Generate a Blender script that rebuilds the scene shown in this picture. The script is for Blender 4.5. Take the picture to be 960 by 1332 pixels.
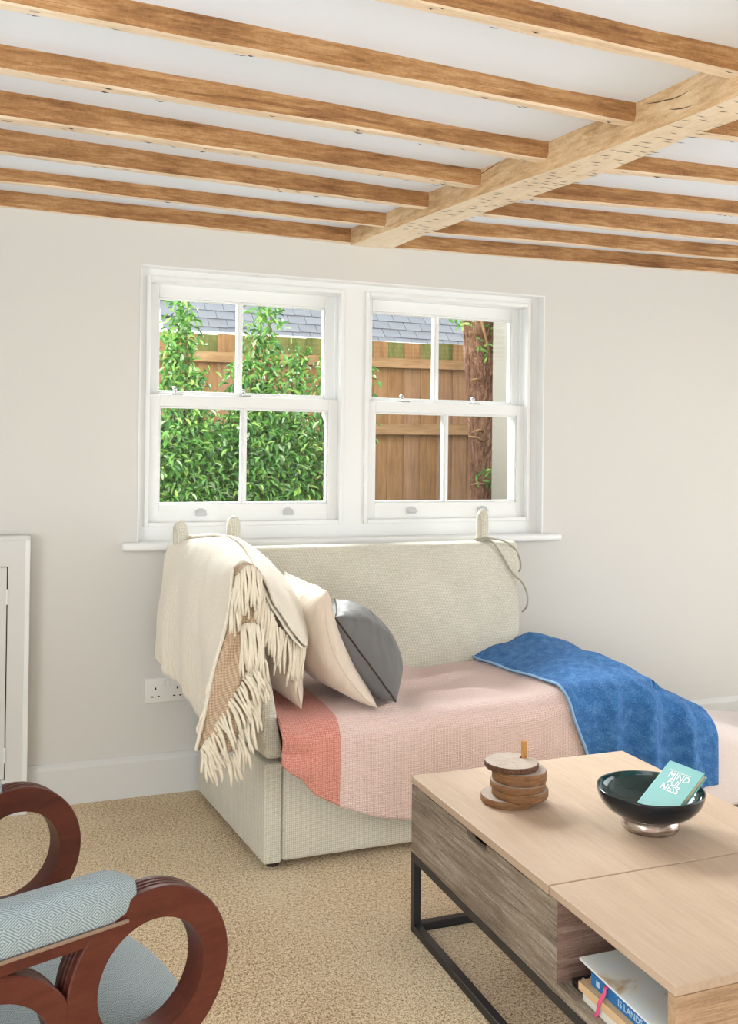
import bpy, bmesh, math, random
from mathutils import Vector, Matrix, noise
random.seed(7)
for o in list(bpy.data.objects): bpy.data.objects.remove(o)
SC = bpy.context.scene
COL = SC.collection
R = math.radians

# ------------------------------------------------------------------ camera
YAW, PIT, ROL = R(20.84), R(0.50), R(0.65)
F_PX, CY_PX, CAM_Z = 1248.4, 578.3, 1.22
fw = Vector((math.sin(YAW)*math.cos(PIT), math.cos(YAW)*math.cos(PIT), math.sin(PIT)))
rt = Vector((math.cos(YAW), -math.sin(YAW), 0)); up = rt.cross(fw)
rt2 = rt*math.cos(ROL)+up*math.sin(ROL); up2 = -rt*math.sin(ROL)+up*math.cos(ROL)
cd = bpy.data.cameras.new('camera'); cam = bpy.data.objects.new('camera', cd); COL.objects.link(cam)
m = Matrix((rt2, up2, -fw)).transposed().to_4x4(); m.translation = Vector((0, 0, CAM_Z)); cam.matrix_world = m
cd.sensor_fit = 'HORIZONTAL'; cd.sensor_width = 36.0; cd.lens = F_PX/960*36
cd.shift_y = -(666-CY_PX)/960; cd.clip_start = 0.02; cd.clip_end = 200
SC.camera = cam

# ------------------------------------------------------------------ world, light, exposure
w = bpy.data.worlds.new('world'); SC.world = w; w.use_nodes = True
bg = w.node_tree.nodes['Background']; bg.inputs[0].default_value = (0.88, 0.95, 1.0, 1); bg.inputs[1].default_value = 3.4
sd = bpy.data.lights.new('sun', 'SUN'); sd.energy = 19.0; sd.angle = R(40); sd.color = (.98, .99, 1)      # hazy sun from beyond the back garden
so = bpy.data.objects.new('sun', sd); COL.objects.link(so); so.rotation_euler = Vector((.12, -.80, -.50)).to_track_quat('-Z', 'Y').to_euler()
def area(name, loc, rot, sx, sy, watts, col):
    d = bpy.data.lights.new(name, 'AREA'); d.shape = 'RECTANGLE'; d.size = sx; d.size_y = sy; d.energy = watts; d.color = col
    o = bpy.data.objects.new(name, d); COL.objects.link(o); o.location = loc; o.rotation_euler = rot; return o
# fill lamps added in the unseen side-wall openings to brighten the room
area('fill_right_opening', (4.42, 0.9, 1.05), (R(90), 0, R(90)), 2.6, 1.7, 22, (.92, .97, 1))
area('fill_left_opening', (-1.52, 0.7, 1.15), (R(90), 0, R(-90)), 1.8, 1.5, 16, (.92, .97, 1))
SC.view_settings.view_transform = 'Standard'; SC.view_settings.look = 'None'
SC.view_settings.exposure = 0.27; SC.view_settings.gamma = 1.0; SC.view_settings.use_curve_mapping = False

# ------------------------------------------------------------------ node helpers
def lin(c):
    def f(v):
        v /= 255.0
        return v/12.92 if v <= .04045 else ((v+.055)/1.055)**2.4
    return (f(c[0]), f(c[1]), f(c[2]), 1.0)
class NT:
    def __init__(s, name):
        s.m = bpy.data.materials.new(name); s.m.use_nodes = True; s.t = s.m.node_tree
        s.b = s.t.nodes['Principled BSDF']; s.out = s.t.nodes['Material Output']
    def n(s, ty, **kw):
        x = s.t.nodes.new(ty)
        for k, v in kw.items(): setattr(x, k, v)
        return x
    def put(s, inp, v):
        if isinstance(v, bpy.types.NodeSocket): s.t.links.new(v, inp)
        elif v is not None: inp.default_value = v
    def math(s, op, a, b=None, c=None):
        x = s.n('ShaderNodeMath', operation=op); s.put(x.inputs[0], a)
        if b is not None: s.put(x.inputs[1], b)
        if c is not None: s.put(x.inputs[2], c)
        return x.outputs[0]
    def mix(s, f, a, b, mode='MIX'):
        x = s.n('ShaderNodeMix', data_type='RGBA', blend_type=mode); s.put(x.inputs[0], f); s.put(x.inputs[6], a); s.put(x.inputs[7], b); return x.outputs[2]
    def coord(s, kind='Object', scale=(1, 1, 1), rot=(0, 0, 0), loc=(0, 0, 0)):
        c = s.n('ShaderNodeTexCoord'); mp = s.n('ShaderNodeMapping'); s.t.links.new(c.outputs[kind], mp.inputs[0])
        mp.inputs['Scale'].default_value = scale; mp.inputs['Rotation'].default_value = rot; mp.inputs['Location'].default_value = loc
        return mp.outputs[0]
    def noise(s, v, scale, detail=4, rough=.55, dist=0):
        x = s.n('ShaderNodeTexNoise'); s.t.links.new(v, x.inputs['Vector']); x.inputs['Scale'].default_value = scale
        x.inputs['Detail'].default_value = detail; x.inputs['Roughness'].default_value = rough; x.inputs['Distortion'].default_value = dist
        return x.outputs['Fac']
    def voro(s, v, scale, feat='F1', out='Distance'):
        x = s.n('ShaderNodeTexVoronoi', feature=feat); s.t.links.new(v, x.inputs['Vector']); x.inputs['Scale'].default_value = scale; return x.outputs[out]
    def wave(s, v, scale, dist=0, det=2, dscale=1, bands='X', prof='SIN'):
        x = s.n('ShaderNodeTexWave', bands_direction=bands, wave_profile=prof); s.t.links.new(v, x.inputs['Vector'])
        x.inputs['Scale'].default_value = scale; x.inputs['Distortion'].default_value = dist; x.inputs['Detail'].default_value = det; x.inputs['Detail Scale'].default_value = dscale
        return x.outputs['Fac']
    def ramp(s, f, stops):
        x = s.n('ShaderNodeValToRGB'); s.put(x.inputs[0], f); e = x.color_ramp.elements
        while len(e) < len(stops): e.new(.5)
        for el, (p, c) in zip(e, stops): el.position = p; el.color = c if len(c) == 4 else (*c, 1)
        return x.outputs[0]
    def sep(s, v):
        x = s.n('ShaderNodeSeparateXYZ'); s.t.links.new(v, x.inputs[0]); return x.outputs
    def bump(s, h, strength=.3, dist=.002):
        x = s.n('ShaderNodeBump'); s.put(x.inputs['Height'], h); x.inputs['Strength'].default_value = strength; x.inputs['Distance'].default_value = dist
        s.t.links.new(x.outputs[0], s.b.inputs['Normal'])
    def col(s, c): s.put(s.b.inputs['Base Color'], c)
    def set(s, rough=.6, metal=0, spec=.5, sheen=0, coat=0):
        s.b.inputs['Roughness'].default_value = rough; s.b.inputs['Metallic'].default_value = metal
        s.b.inputs['Specular IOR Level'].default_value = spec; s.b.inputs['Sheen Weight'].default_value = sheen; s.b.inputs['Coat Weight'].default_value = coat
        return s.m
M = {}
def plain(k, c, rough=.6, metal=0, var=.04, scale=6, spec=.5, coat=0, bump=0, bscale=60):
    n = NT(k); v = n.coord(); f = n.noise(v, scale)
    c0 = lin(c); lo = tuple(max(0, x*(1-var)) for x in c0[:3])+(1,); hi = tuple(min(1, x*(1+var)) for x in c0[:3])+(1,)
    n.col(n.mix(f, lo, hi))
    if bump: n.bump(n.noise(v, bscale), bump, .002)
    M[k] = n.set(rough, metal, spec, 0, coat); return M[k]
def wood(k, dark, mid, light, stretch, scale=3.0, rough=.65, groove=0, bump=.3, dist=3.0, fine=40, contrast=1.0):
    """grain runs along the axis whose stretch value is small"""
    n = NT(k); v = n.coord(scale=stretch); v0 = n.coord()
    a = n.noise(v, scale, 5, .6, .6); g = n.noise(v, scale*4.5, 4, .65, .3); pn = n.noise(v0, 4.0, 3); sp = n.noise(v0, 150, 2)
    f = n.math('ADD', n.math('ADD', n.math('MULTIPLY', a, .34), n.math('MULTIPLY', g, .34)), n.math('ADD', n.math('MULTIPLY', pn, .22), n.math('MULTIPLY', sp, .10)))
    w_ = .17/contrast
    n.col(n.ramp(f, [(.5-w_, lin(dark)), (.5, lin(mid)), (.5+w_, lin(light))]))
    n.bump(n.math('ADD', n.math('MULTIPLY', g, 1+groove), n.math('MULTIPLY', sp, .3)), bump, .002+.002*groove)
    M[k] = n.set(rough, 0, .3); return M[k]

plain('wall', (220, 217, 211), .9, var=.015, scale=2, spec=.2, bump=.05, bscale=40)
plain('plaster', (236, 242, 252), .9, var=.02, scale=3, spec=.2, bump=.15, bscale=12)
plain('white', (240, 240, 238), .38, var=.01, spec=.4)
plain('white_matt', (222, 221, 217), .55, var=.01)
plain('plastic_white', (236, 234, 228), .3, var=.01)
plain('dark_hole', (22, 20, 18), .8)
plain('nick', (82, 60, 42), .95, var=.3, scale=40)
plain('seam_dark', (58, 44, 34), .9)
plain('black_metal', (34, 34, 37), .42, spec=.5, var=.1)
plain('black_plastic', (20, 20, 22), .35)
plain('chrome', (210, 210, 212), .22, metal=1)
plain('paint_metal', (205, 206, 205), .35, var=.02)
plain('cord', (176, 168, 150), .85, var=.1, scale=200)
plain('braid', (140, 114, 94), .9, var=.3, scale=300)
plain('tassel', (233, 222, 201), .95, var=.08, scale=120, spec=.1)
plain('render_wall', (128, 122, 112), .9, var=.04, scale=5)
plain('fascia', (236, 238, 240), .5, var=.02)
plain('ground', (120, 110, 92), .95, var=.25, scale=9)
plain('stem', (92, 74, 50), .9, var=.2, scale=20)
plain('leaf_a', (92, 142, 62), .42, var=.25, scale=7)
plain('leaf_b', (62, 108, 50), .42, var=.25, scale=7)
plain('leaf_c', (140, 176, 88), .45, var=.25, scale=7)
plain('leaf_d', (168, 190, 150), .4, var=.2, scale=7)
plain('paper', (214, 218, 220), .75, var=.02)
plain('pages', (205, 190, 155), .9, var=.12, scale=300)
plain('book_tan', (212, 178, 138), .6, var=.08, scale=90)
plain('book_blue', (28, 112, 176), .4, var=.03)
plain('book_cream', (226, 222, 212), .6, var=.03)
plain('ribbon', (226, 84, 132), .5, var=.03)
plain('print_white', (244, 246, 244), .5, var=0)
plain('print_pale_blue', (196, 220, 236), .5, var=0)
plain('bag_blue', (150, 190, 216), .3, var=.2, scale=60)
plain('book_teal_side', (120, 200, 192), .45, var=.03)

n = NT('carpet'); v = n.coord()
f = n.noise(v, 260, 2, .7); g = n.noise(v, 110, 2, .6); h = n.voro(v, 190)
c = n.ramp(n.math('ADD', n.math('MULTIPLY', f, .6), n.math('ADD', n.math('MULTIPLY', g, .3), n.math('MULTIPLY', n.noise(v, 2.2, 2), .14))), [(.41, lin((140, 102, 64))), (.50, lin((226, 194, 150))), (.58, lin((255, 240, 208)))])
n.col(c); n.bump(n.math('ADD', f, n.math('MULTIPLY', h, .8)), .75, .006); M['carpet'] = n.set(.97, 0, .08, .15)

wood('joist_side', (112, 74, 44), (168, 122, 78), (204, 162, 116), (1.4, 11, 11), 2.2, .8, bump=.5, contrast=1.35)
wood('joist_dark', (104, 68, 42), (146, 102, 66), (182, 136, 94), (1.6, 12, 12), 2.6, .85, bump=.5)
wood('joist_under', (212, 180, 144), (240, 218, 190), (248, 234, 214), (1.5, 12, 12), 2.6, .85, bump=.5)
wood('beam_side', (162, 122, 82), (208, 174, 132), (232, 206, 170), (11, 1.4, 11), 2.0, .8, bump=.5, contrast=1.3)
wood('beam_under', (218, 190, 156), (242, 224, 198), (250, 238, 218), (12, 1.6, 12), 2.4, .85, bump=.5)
wood('table_top', (176, 150, 127), (189, 164, 141), (202, 178, 155), (13, 1.0, 13), 2.0, .5, bump=.1)
wood('table_side', (104, 88, 74), (158, 141, 122), (206, 194, 178), (26, 1.3, 26), 2.2, .75, groove=1.6, bump=.8, contrast=1.25)
wood('table_end', (132, 102, 76), (182, 148, 116), (206, 176, 144), (1.2, 22, 22), 2.2, .7, groove=1.0, bump=.6)
wood('table_inner', (98, 72, 60), (150, 120, 106), (184, 156, 140), (1.4, 20, 20), 2.4, .8, groove=1.2, bump=.7, contrast=1.2)
wood('mahogany', (62, 24, 14), (84, 36, 23), (102, 48, 32), (2.0, 20, 9), 2.4, .42, bump=.06)
wood('coaster_side', (76, 48, 30), (128, 90, 58), (166, 124, 84), (5, 5, 60), 2.5, .7, bump=.4)
wood('coaster_top', (150, 130, 114), (176, 160, 146), (190, 176, 164), (14, 14, 14), 2.4, .55, bump=.1)
wood('bark_edge', (58, 36, 26), (92, 62, 46), (124, 92, 70), (40, 40, 10), 2.0, .85, bump=.6)
wood('peg', (150, 98, 48), (186, 132, 72), (206, 158, 98), (30, 30, 3), 2, .6)
wood('fence_wood', (100, 72, 48), (142, 106, 72), (168, 132, 96), (16, 16, 1.0), 2.0, .85, bump=.4)
wood('fence_wood_b', (106, 76, 56), (144, 110, 84), (168, 134, 106), (16, 16, 1.0), 2.2, .85, bump=.4)
wood('fence_rail', (104, 78, 54), (142, 110, 78), (166, 134, 100), (1.2, 16, 16), 2.2, .85, bump=.4)
wood('fence_green', (66, 72, 36), (102, 104, 60), (138, 122, 82), (9, 9, 2), 2.2, .9, bump=.4)
wood('bark', (72, 46, 36), (124, 88, 70), (172, 136, 112), (20, 20, 3), 2.0, .95, groove=1.2, bump=1.0, contrast=1.3)
n = NT('slate'); v = n.coord(); oi = n.n('ShaderNodeObjectInfo')
n.col(n.mix(n.noise(v, 14, 4), n.mix(oi.outputs['Random'], lin((78, 78, 84)), lin((100, 100, 106))), lin((112, 112, 118)))); n.bump(n.noise(v, 40), .4, .003); M['slate'] = n.set(.6)

def weave_uv(k, c_lo, c_hi, pitch, rough=.92, sheen=.2, bump=.5, coord='Object', skew=True, thr=.0):
    """small woven dots: coordinates folded so that they read on faces of any direction"""
    n = NT(k); v = n.coord(coord); x = n.sep(v)
    if coord == 'UV': a, b = x[0], x[1]
    else:
        a = n.math('ADD', x[0], n.math('MULTIPLY', x[1], .6)); b = n.math('ADD', x[2], n.math('MULTIPLY', x[1], .8))
    kf = math.pi/pitch
    p = n.math('MULTIPLY', n.math('SINE', n.math('MULTIPLY', n.math('ADD', a, b), kf)), n.math('SINE', n.math('MULTIPLY', n.math('SUBTRACT', a, b), kf)))
    nz = n.noise(v, 9, 3); nf = n.noise(v, 160, 2)
    f = n.math('ADD', n.math('MULTIPLY', p, .22), n.math('ADD', n.math('MULTIPLY', nz, .2), n.math('MULTIPLY', nf, .45)))
    n.col(n.ramp(f, [(.1+thr, lin(c_lo)), (.62+thr, lin(c_hi))])); n.bump(n.math('ADD', p, nf), bump, .0025)
    M[k] = n.set(rough, 0, .12, sheen); return n
weave_uv('sofa_fabric', (190, 184, 166), (236, 231, 216), .0062, bump=.3)
weave_uv('blanket_wool', (224, 213, 192), (246, 238, 223), .004, sheen=.5, bump=.25)
weave_uv('blanket_waffle', (172, 140, 110), (224, 200, 172), .008, sheen=.3)
weave_uv('sheet', (224, 208, 202), (238, 228, 224), .003, bump=.15)
n = NT('throw'); v = n.coord('UV'); x = n.sep(v); kf = math.pi/.0055
p = n.math('MULTIPLY', n.math('SINE', n.math('MULTIPLY', n.math('ADD', x[0], x[1]), kf)), n.math('SINE', n.math('MULTIPLY', n.math('SUBTRACT', x[0], x[1]), kf)))
nf = n.noise(v, 220, 2); f = n.math('ADD', n.math('MULTIPLY', p, .22), nf)
pink = n.ramp(f, [(.1, lin((224, 182, 170))), (.8, lin((250, 228, 220)))]); coral = n.ramp(f, [(.15, lin((206, 108, 92))), (.8, lin((246, 182, 164)))])
n.col(n.mix(n.math('GREATER_THAN', x[0], .172), coral, pink)); n.bump(n.math('ADD', p, nf), .6, .003); M['throw'] = n.set(.95, 0, .1, .3)
n = NT('towel'); v = n.coord('UV'); f = n.noise(v, 260, 3, .7); g = n.noise(v, 34, 4, .6); h = n.wave(v, 26, 6, 3, 2)
n.col(n.ramp(n.math('ADD', n.math('MULTIPLY', f, .55), n.math('MULTIPLY', g, .45)), [(.36, lin((44, 92, 152))), (.5, lin((66, 122, 184))), (.64, lin((104, 156, 212)))]))
n.bump(n.math('ADD', f, n.math('MULTIPLY', g, 1.6)), .8, .006); M['towel'] = n.set(.97, 0, .08, .12)
n = NT('towel_hem'); n.col(lin((148, 186, 222))); M['towel_hem'] = n.set(.9)
n = NT('chair_fabric'); v = n.coord(); x = n.sep(v); P_ = .040
u_ = n.math('DIVIDE', x[0], P_); v_ = n.math('DIVIDE', n.math('ADD', x[1], x[2]), P_*.8)
du = n.math('ABSOLUTE', n.math('SUBTRACT', n.math('FRACT', u_), .5)); dv = n.math('ABSOLUTE', n.math('SUBTRACT', n.math('FRACT', v_), .5))
d = n.math('ADD', du, dv); st = n.math('SINE', n.math('MULTIPLY', d, 50.3)); nf = n.noise(v, 400, 2)
n.col(n.ramp(n.math('ADD', n.math('MULTIPLY', st, .32), n.math('ADD', n.math('MULTIPLY', nf, .3), .35)), [(.2, lin((112, 124, 128))), (.75, lin((166, 178, 180)))])); n.bump(st, .25, .001); M['chair_fabric'] = n.set(.9, 0, .15, .2)
def cloth_plain(k, c, sheen=.3, rough=.85):
    n = NT(k); v = n.coord(); f = n.noise(v, 18, 4); g = n.noise(v, 420, 2); c0 = lin(c)
    n.col(n.mix(n.math('ADD', n.math('MULTIPLY', f, .5), n.math('MULTIPLY', g, .5)), tuple(q*.82 for q in c0[:3])+(1,), tuple(min(1, q*1.1) for q in c0[:3])+(1,)))
    n.bump(n.math('ADD', n.math('MULTIPLY', n.wave(n.coord(scale=(1, 1, .5)), 7, 7, 3, 1.5), .55), n.math('MULTIPLY', g, .1)), .35, .012); M[k] = n.set(rough, 0, .2, sheen)
cloth_plain('cushion_cream', (224, 206, 188)); cloth_plain('cushion_grey', (112, 110, 109), .1, .5); cloth_plain('cushion_back', (212, 208, 206))
n = NT('bowl_outer'); n.col(lin((14, 22, 30))); M['bowl_outer'] = n.set(.16, 0, .35, 0, .1)
n = NT('bowl_inner'); n.col(lin((12, 48, 48))); M['bowl_inner'] = n.set(.12, 0, .45, 0, .2)
n = NT('bowl_foot'); v = n.coord(scale=(1, 1, 8)); n.col(n.ramp(n.noise(v, 26, 4), [(.35, lin((122, 96, 80))), (.65, lin((206, 194, 182)))])); M['bowl_foot'] = n.set(.28, .85)
n = NT('book_teal'); v = n.coord(); n.col(n.mix(n.noise(v, 5), lin((92, 160, 166)), lin((118, 176, 166)))); M['book_teal'] = n.set(.45)
n = NT('magazine_cover'); v = n.coord(); n.col(n.ramp(n.noise(v, 9, 3, .6, .6), [(.40, lin((226, 236, 238))), (.56, lin((232, 232, 226))), (.68, lin((176, 146, 96))), (.8, lin((120, 124, 92)))])); M['magazine_cover'] = n.set(.35)
n = NT('glass'); g = n.t; tr = n.n('ShaderNodeBsdfTransparent'); gl = n.n('ShaderNodeBsdfGlossy'); gl.inputs['Roughness'].default_value = .02
fr = n.n('ShaderNodeFresnel'); fr.inputs[0].default_value = 1.35; ms = n.n('ShaderNodeMixShader'); g.links.new(fr.outputs[0], ms.inputs[0]); g.links.new(tr.outputs[0], ms.inputs[1]); g.links.new(gl.outputs[0], ms.inputs[2])
tr.inputs[0].default_value = (.96, .98, .97, 1); g.links.new(ms.outputs[0], n.out.inputs[0]); M['glass'] = n.m

# ------------------------------------------------------------------ mesh helpers
class MB:
    def __init__(s): s.v = []; s.f = []; s.mi = []; s.uv = {}; s.cur = 0
    def add(s, vs, fs, uvs=None):
        o = len(s.v); s.v += [Vector(q) for q in vs]
        for f in fs:
            if uvs is not None: s.uv[len(s.f)] = [uvs[i] for i in f]
            s.f.append(tuple(i+o for i in f)); s.mi.append(s.cur)
        return s
    def box(s, x0, x1, y0, y1, z0, z1):
        return s.add([(x0, y0, z0), (x1, y0, z0), (x1, y1, z0), (x0, y1, z0), (x0, y0, z1), (x1, y0, z1), (x1, y1, z1), (x0, y1, z1)],
                     [(0, 3, 2, 1), (4, 5, 6, 7), (0, 1, 5, 4), (1, 2, 6, 5), (2, 3, 7, 6), (3, 0, 4, 7)])
    def hexa(s, p): return s.add(p, [(0, 3, 2, 1), (4, 5, 6, 7), (0, 1, 5, 4), (1, 2, 6, 5), (2, 3, 7, 6), (3, 0, 4, 7)])
    def tube(s, path, r, k=8, cap=True):
        path = [Vector(q) for q in path]; n = len(path); rs = r if isinstance(r, (list, tuple)) else [r]*n
        vs = []; prev = None
        for i, p in enumerate(path):
            t = (path[min(i+1, n-1)]-path[max(i-1, 0)]).normalized()
            if prev is None: a = t.orthogonal().normalized()
            else: a = (prev-t*prev.dot(t)).normalized()
            prev = a; b = t.cross(a)
            vs += [p+(a*math.cos(2*math.pi*j/k)+b*math.sin(2*math.pi*j/k))*rs[i] for j in range(k)]
        fs = [(i*k+j, i*k+(j+1) % k, (i+1)*k+(j+1) % k, (i+1)*k+j) for i in range(n-1) for j in range(k)]
        if cap: fs += [tuple(range(k-1, -1, -1)), tuple((n-1)*k+j for j in range(k))]
        return s.add(vs, fs)
    def lathe(s, prof, c=(0, 0, 0), k=32):
        n = len(prof); vs = [(c[0]+r*math.cos(2*math.pi*j/k), c[1]+r*math.sin(2*math.pi*j/k), c[2]+z) for r, z in prof for j in range(k)]
        return s.add(vs, [(i*k+j, i*k+(j+1) % k, (i+1)*k+(j+1) % k, (i+1)*k+j) for i in range(n-1) for j in range(k)])
    def grid(s, P, uvs=None, closed=False):
        nr = len(P); nc = len(P[0]); vs = [q for r in P for q in r]
        fs = [(i*nc+j, i*nc+(j+1) % nc, (i+1)*nc+(j+1) % nc, (i+1)*nc+j) for i in range(nr-1) for j in range(nc if closed else nc-1)]
        return s.add(vs, fs, [q for r in uvs for q in r] if uvs else None)
    def prism(s, pts, z0, z1, axis='z'):
        n = len(pts)
        def P(a, b, c): return {'z': (a, b, c), 'x': (c, a, b), 'y': (a, c, b)}[axis]
        return s.add([P(a, b, z0) for a, b in pts]+[P(a, b, z1) for a, b in pts], [tuple(range(n-1, -1, -1)), tuple(range(n, 2*n))]+[(i, (i+1) % n, n+(i+1) % n, n+i) for i in range(n)])
def worldloc(o):
    p = Vector((0, 0, 0))
    while o is not None: p = p+o.location; o = o.parent
    return p
def build(name, mb, mats, parent=None, smooth=False, bevel=0, seg=2, local=False, solid=0, sub=0, origin=None):
    """links one mesh object; vertices are world coordinates unless local (then in the parent's frame)"""
    vs = mb.v
    if local: loc = Vector((0, 0, 0)); off = Vector((0, 0, 0))
    elif parent is not None: loc = Vector((0, 0, 0)); off = worldloc(parent)
    else:
        if origin is None:
            xs = [q.x for q in vs]; ys = [q.y for q in vs]; origin = ((min(xs)+max(xs))/2, (min(ys)+max(ys))/2, min(q.z for q in vs))
        loc = Vector(origin); off = loc
    me = bpy.data.meshes.new(name); me.from_pydata([tuple(q-off) for q in vs], [], mb.f); me.update()
    for k in ([mats] if isinstance(mats, str) else mats): me.materials.append(M[k])
    for p, i in zip(me.polygons, mb.mi): p.material_index = i; p.use_smooth = smooth
    if mb.uv:
        ul = me.uv_layers.new(name='uv')
        for p in me.polygons:
            if p.index in mb.uv:
                for li, q in zip(p.loop_indices, mb.uv[p.index]): ul.data[li].uv = q
    bm = bmesh.new(); bm.from_mesh(me)
    if not mb.uv: bmesh.ops.recalc_face_normals(bm, faces=bm.faces)
    bm.to_mesh(me); bm.free()
    o = bpy.data.objects.new(name, me); COL.objects.link(o); o.location = loc
    if parent is not None: o.parent = parent
    if solid: q = o.modifiers.new('solid', 'SOLIDIFY'); q.thickness = solid; q.offset = 1
    if bevel: q = o.modifiers.new('bevel', 'BEVEL'); q.width = bevel; q.segments = seg; q.limit_method = 'ANGLE'; q.angle_limit = R(35)
    if sub: q = o.modifiers.new('sub', 'SUBSURF'); q.levels = sub; q.render_levels = sub
    if bevel and seg > 2:
        for p in me.polygons: p.use_smooth = True
    return o
def empty(name, loc, rz=0, parent=None):
    o = bpy.data.objects.new(name, None); COL.objects.link(o); o.location = loc; o.rotation_euler = (0, 0, rz); o.empty_display_size = .05
    if parent: o.parent = parent
    return o
def tag(o, label=None, cat=None, group=None, kind=None):
    if label: o['label'] = label
    if cat: o['category'] = cat
    if group: o['group'] = group
    if kind: o['kind'] = kind
    return o
def bx(name, mat, parent, x0, x1, y0, y1, z0, z1, bevel=.0015, seg=2): return build(name, MB().box(x0, x1, y0, y1, z0, z1), mat, parent, bevel=bevel, seg=seg)
def cr(pts, t):
    """Catmull-Rom through pts, t in 0..1"""
    n = len(pts)-1; x = min(max(t, 0), 1)*n; i = min(int(x), n-1); f = x-i
    g = lambda k: Vector(pts[k]) if 0 <= k <= n else (2*Vector(pts[0])-Vector(pts[1]) if k < 0 else 2*Vector(pts[n])-Vector(pts[n-1]))
    a, b, c, d = g(i-1), g(i), g(i+1), g(i+2)
    return .5*((2*b)+(c-a)*f+(2*a-5*b+4*c-d)*f*f+(3*b-a-3*c+d)*f**3)
def interp(x, pts):
    if x <= pts[0][0]: return pts[0][1]
    for (a, b), (c, d) in zip(pts, pts[1:]):
        if x <= c:
            t = (x-a)/(c-a); return b+(d-b)*t
    return pts[-1][1]
def sm(x, a, b):
    t = min(max((x-a)/(b-a), 0), 1); return t*t*(3-2*t)
def nz(x, y=0, z=0): return noise.noise(Vector((x, y, z)))

# ------------------------------------------------------------------ room shell
WY = 3.47; XL, XR, YF = -1.5, 4.4, -1.6
tag(build('floor', MB().box(XL-.3, XR+.3, YF-.3, WY+.3, -.1, 0), 'carpet'), 'oatmeal loop-pile carpet covering the floor', kind='structure')
wx0, wx1, wz0, wz1 = .447, 2.095, .895, 1.88
mb = MB(); mb.box(XL-.3, wx0, WY, WY+.3, 0, 4.2); mb.box(wx1, XR+.3, WY, WY+.3, 0, 4.2); mb.box(wx0, wx1, WY, WY+.3, 0, wz0); mb.box(wx0, wx1, WY, WY+.3, wz1, 4.2)
tag(build('wall_back', mb, 'wall'), 'off-white painted wall around the twin sash window', kind='structure')
mb = MB(); mb.box(XL-.3, XL, YF, WY, 0, .4); mb.box(XL-.3, XL, YF, WY, 1.9, 2.5); mb.box(XL-.3, XL, YF, -.2, .4, 1.9); mb.box(XL-.3, XL, 1.6, WY, .4, 1.9)
tag(build('wall_left', mb, 'wall'), 'off-white painted side wall', kind='structure')
mb = MB(); mb.box(XR, XR+.3, YF, -.4, 0, 2.5); mb.box(XR, XR+.3, 2.2, WY, 0, 2.5); mb.box(XR, XR+.3, -.4, 2.2, 1.9, 2.5); mb.box(XR, XR+.3, -.4, 2.2, 0, .2)
tag(build('wall_right', mb, 'wall'), 'off-white painted wall with a glazed opening', kind='structure')
mb = MB(); mb.box(1.1, XR, YF-.3, YF, 0, 2.5); mb.box(XL, 1.1, YF-.3, YF, 1.9, 2.5); mb.box(XL, 1.1, YF-.3, YF, 0, .2)
tag(build('wall_front', mb, 'wall'), 'off-white painted wall with a wide glazed opening', kind='structure')
# skirting
def skirting(name, x0, x1, y, label):
    mb = MB().prism([(y, 0), (y-.018, 0), (y-.018, .122), (y-.014, .132), (y-.006, .142), (y, .142)], x0, x1, 'x'); tag(build(name, mb, 'white_matt'), label, kind='structure')
skirting('baseboard_back', .089, XR, WY, 'white painted skirting board along the window wall')

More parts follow.
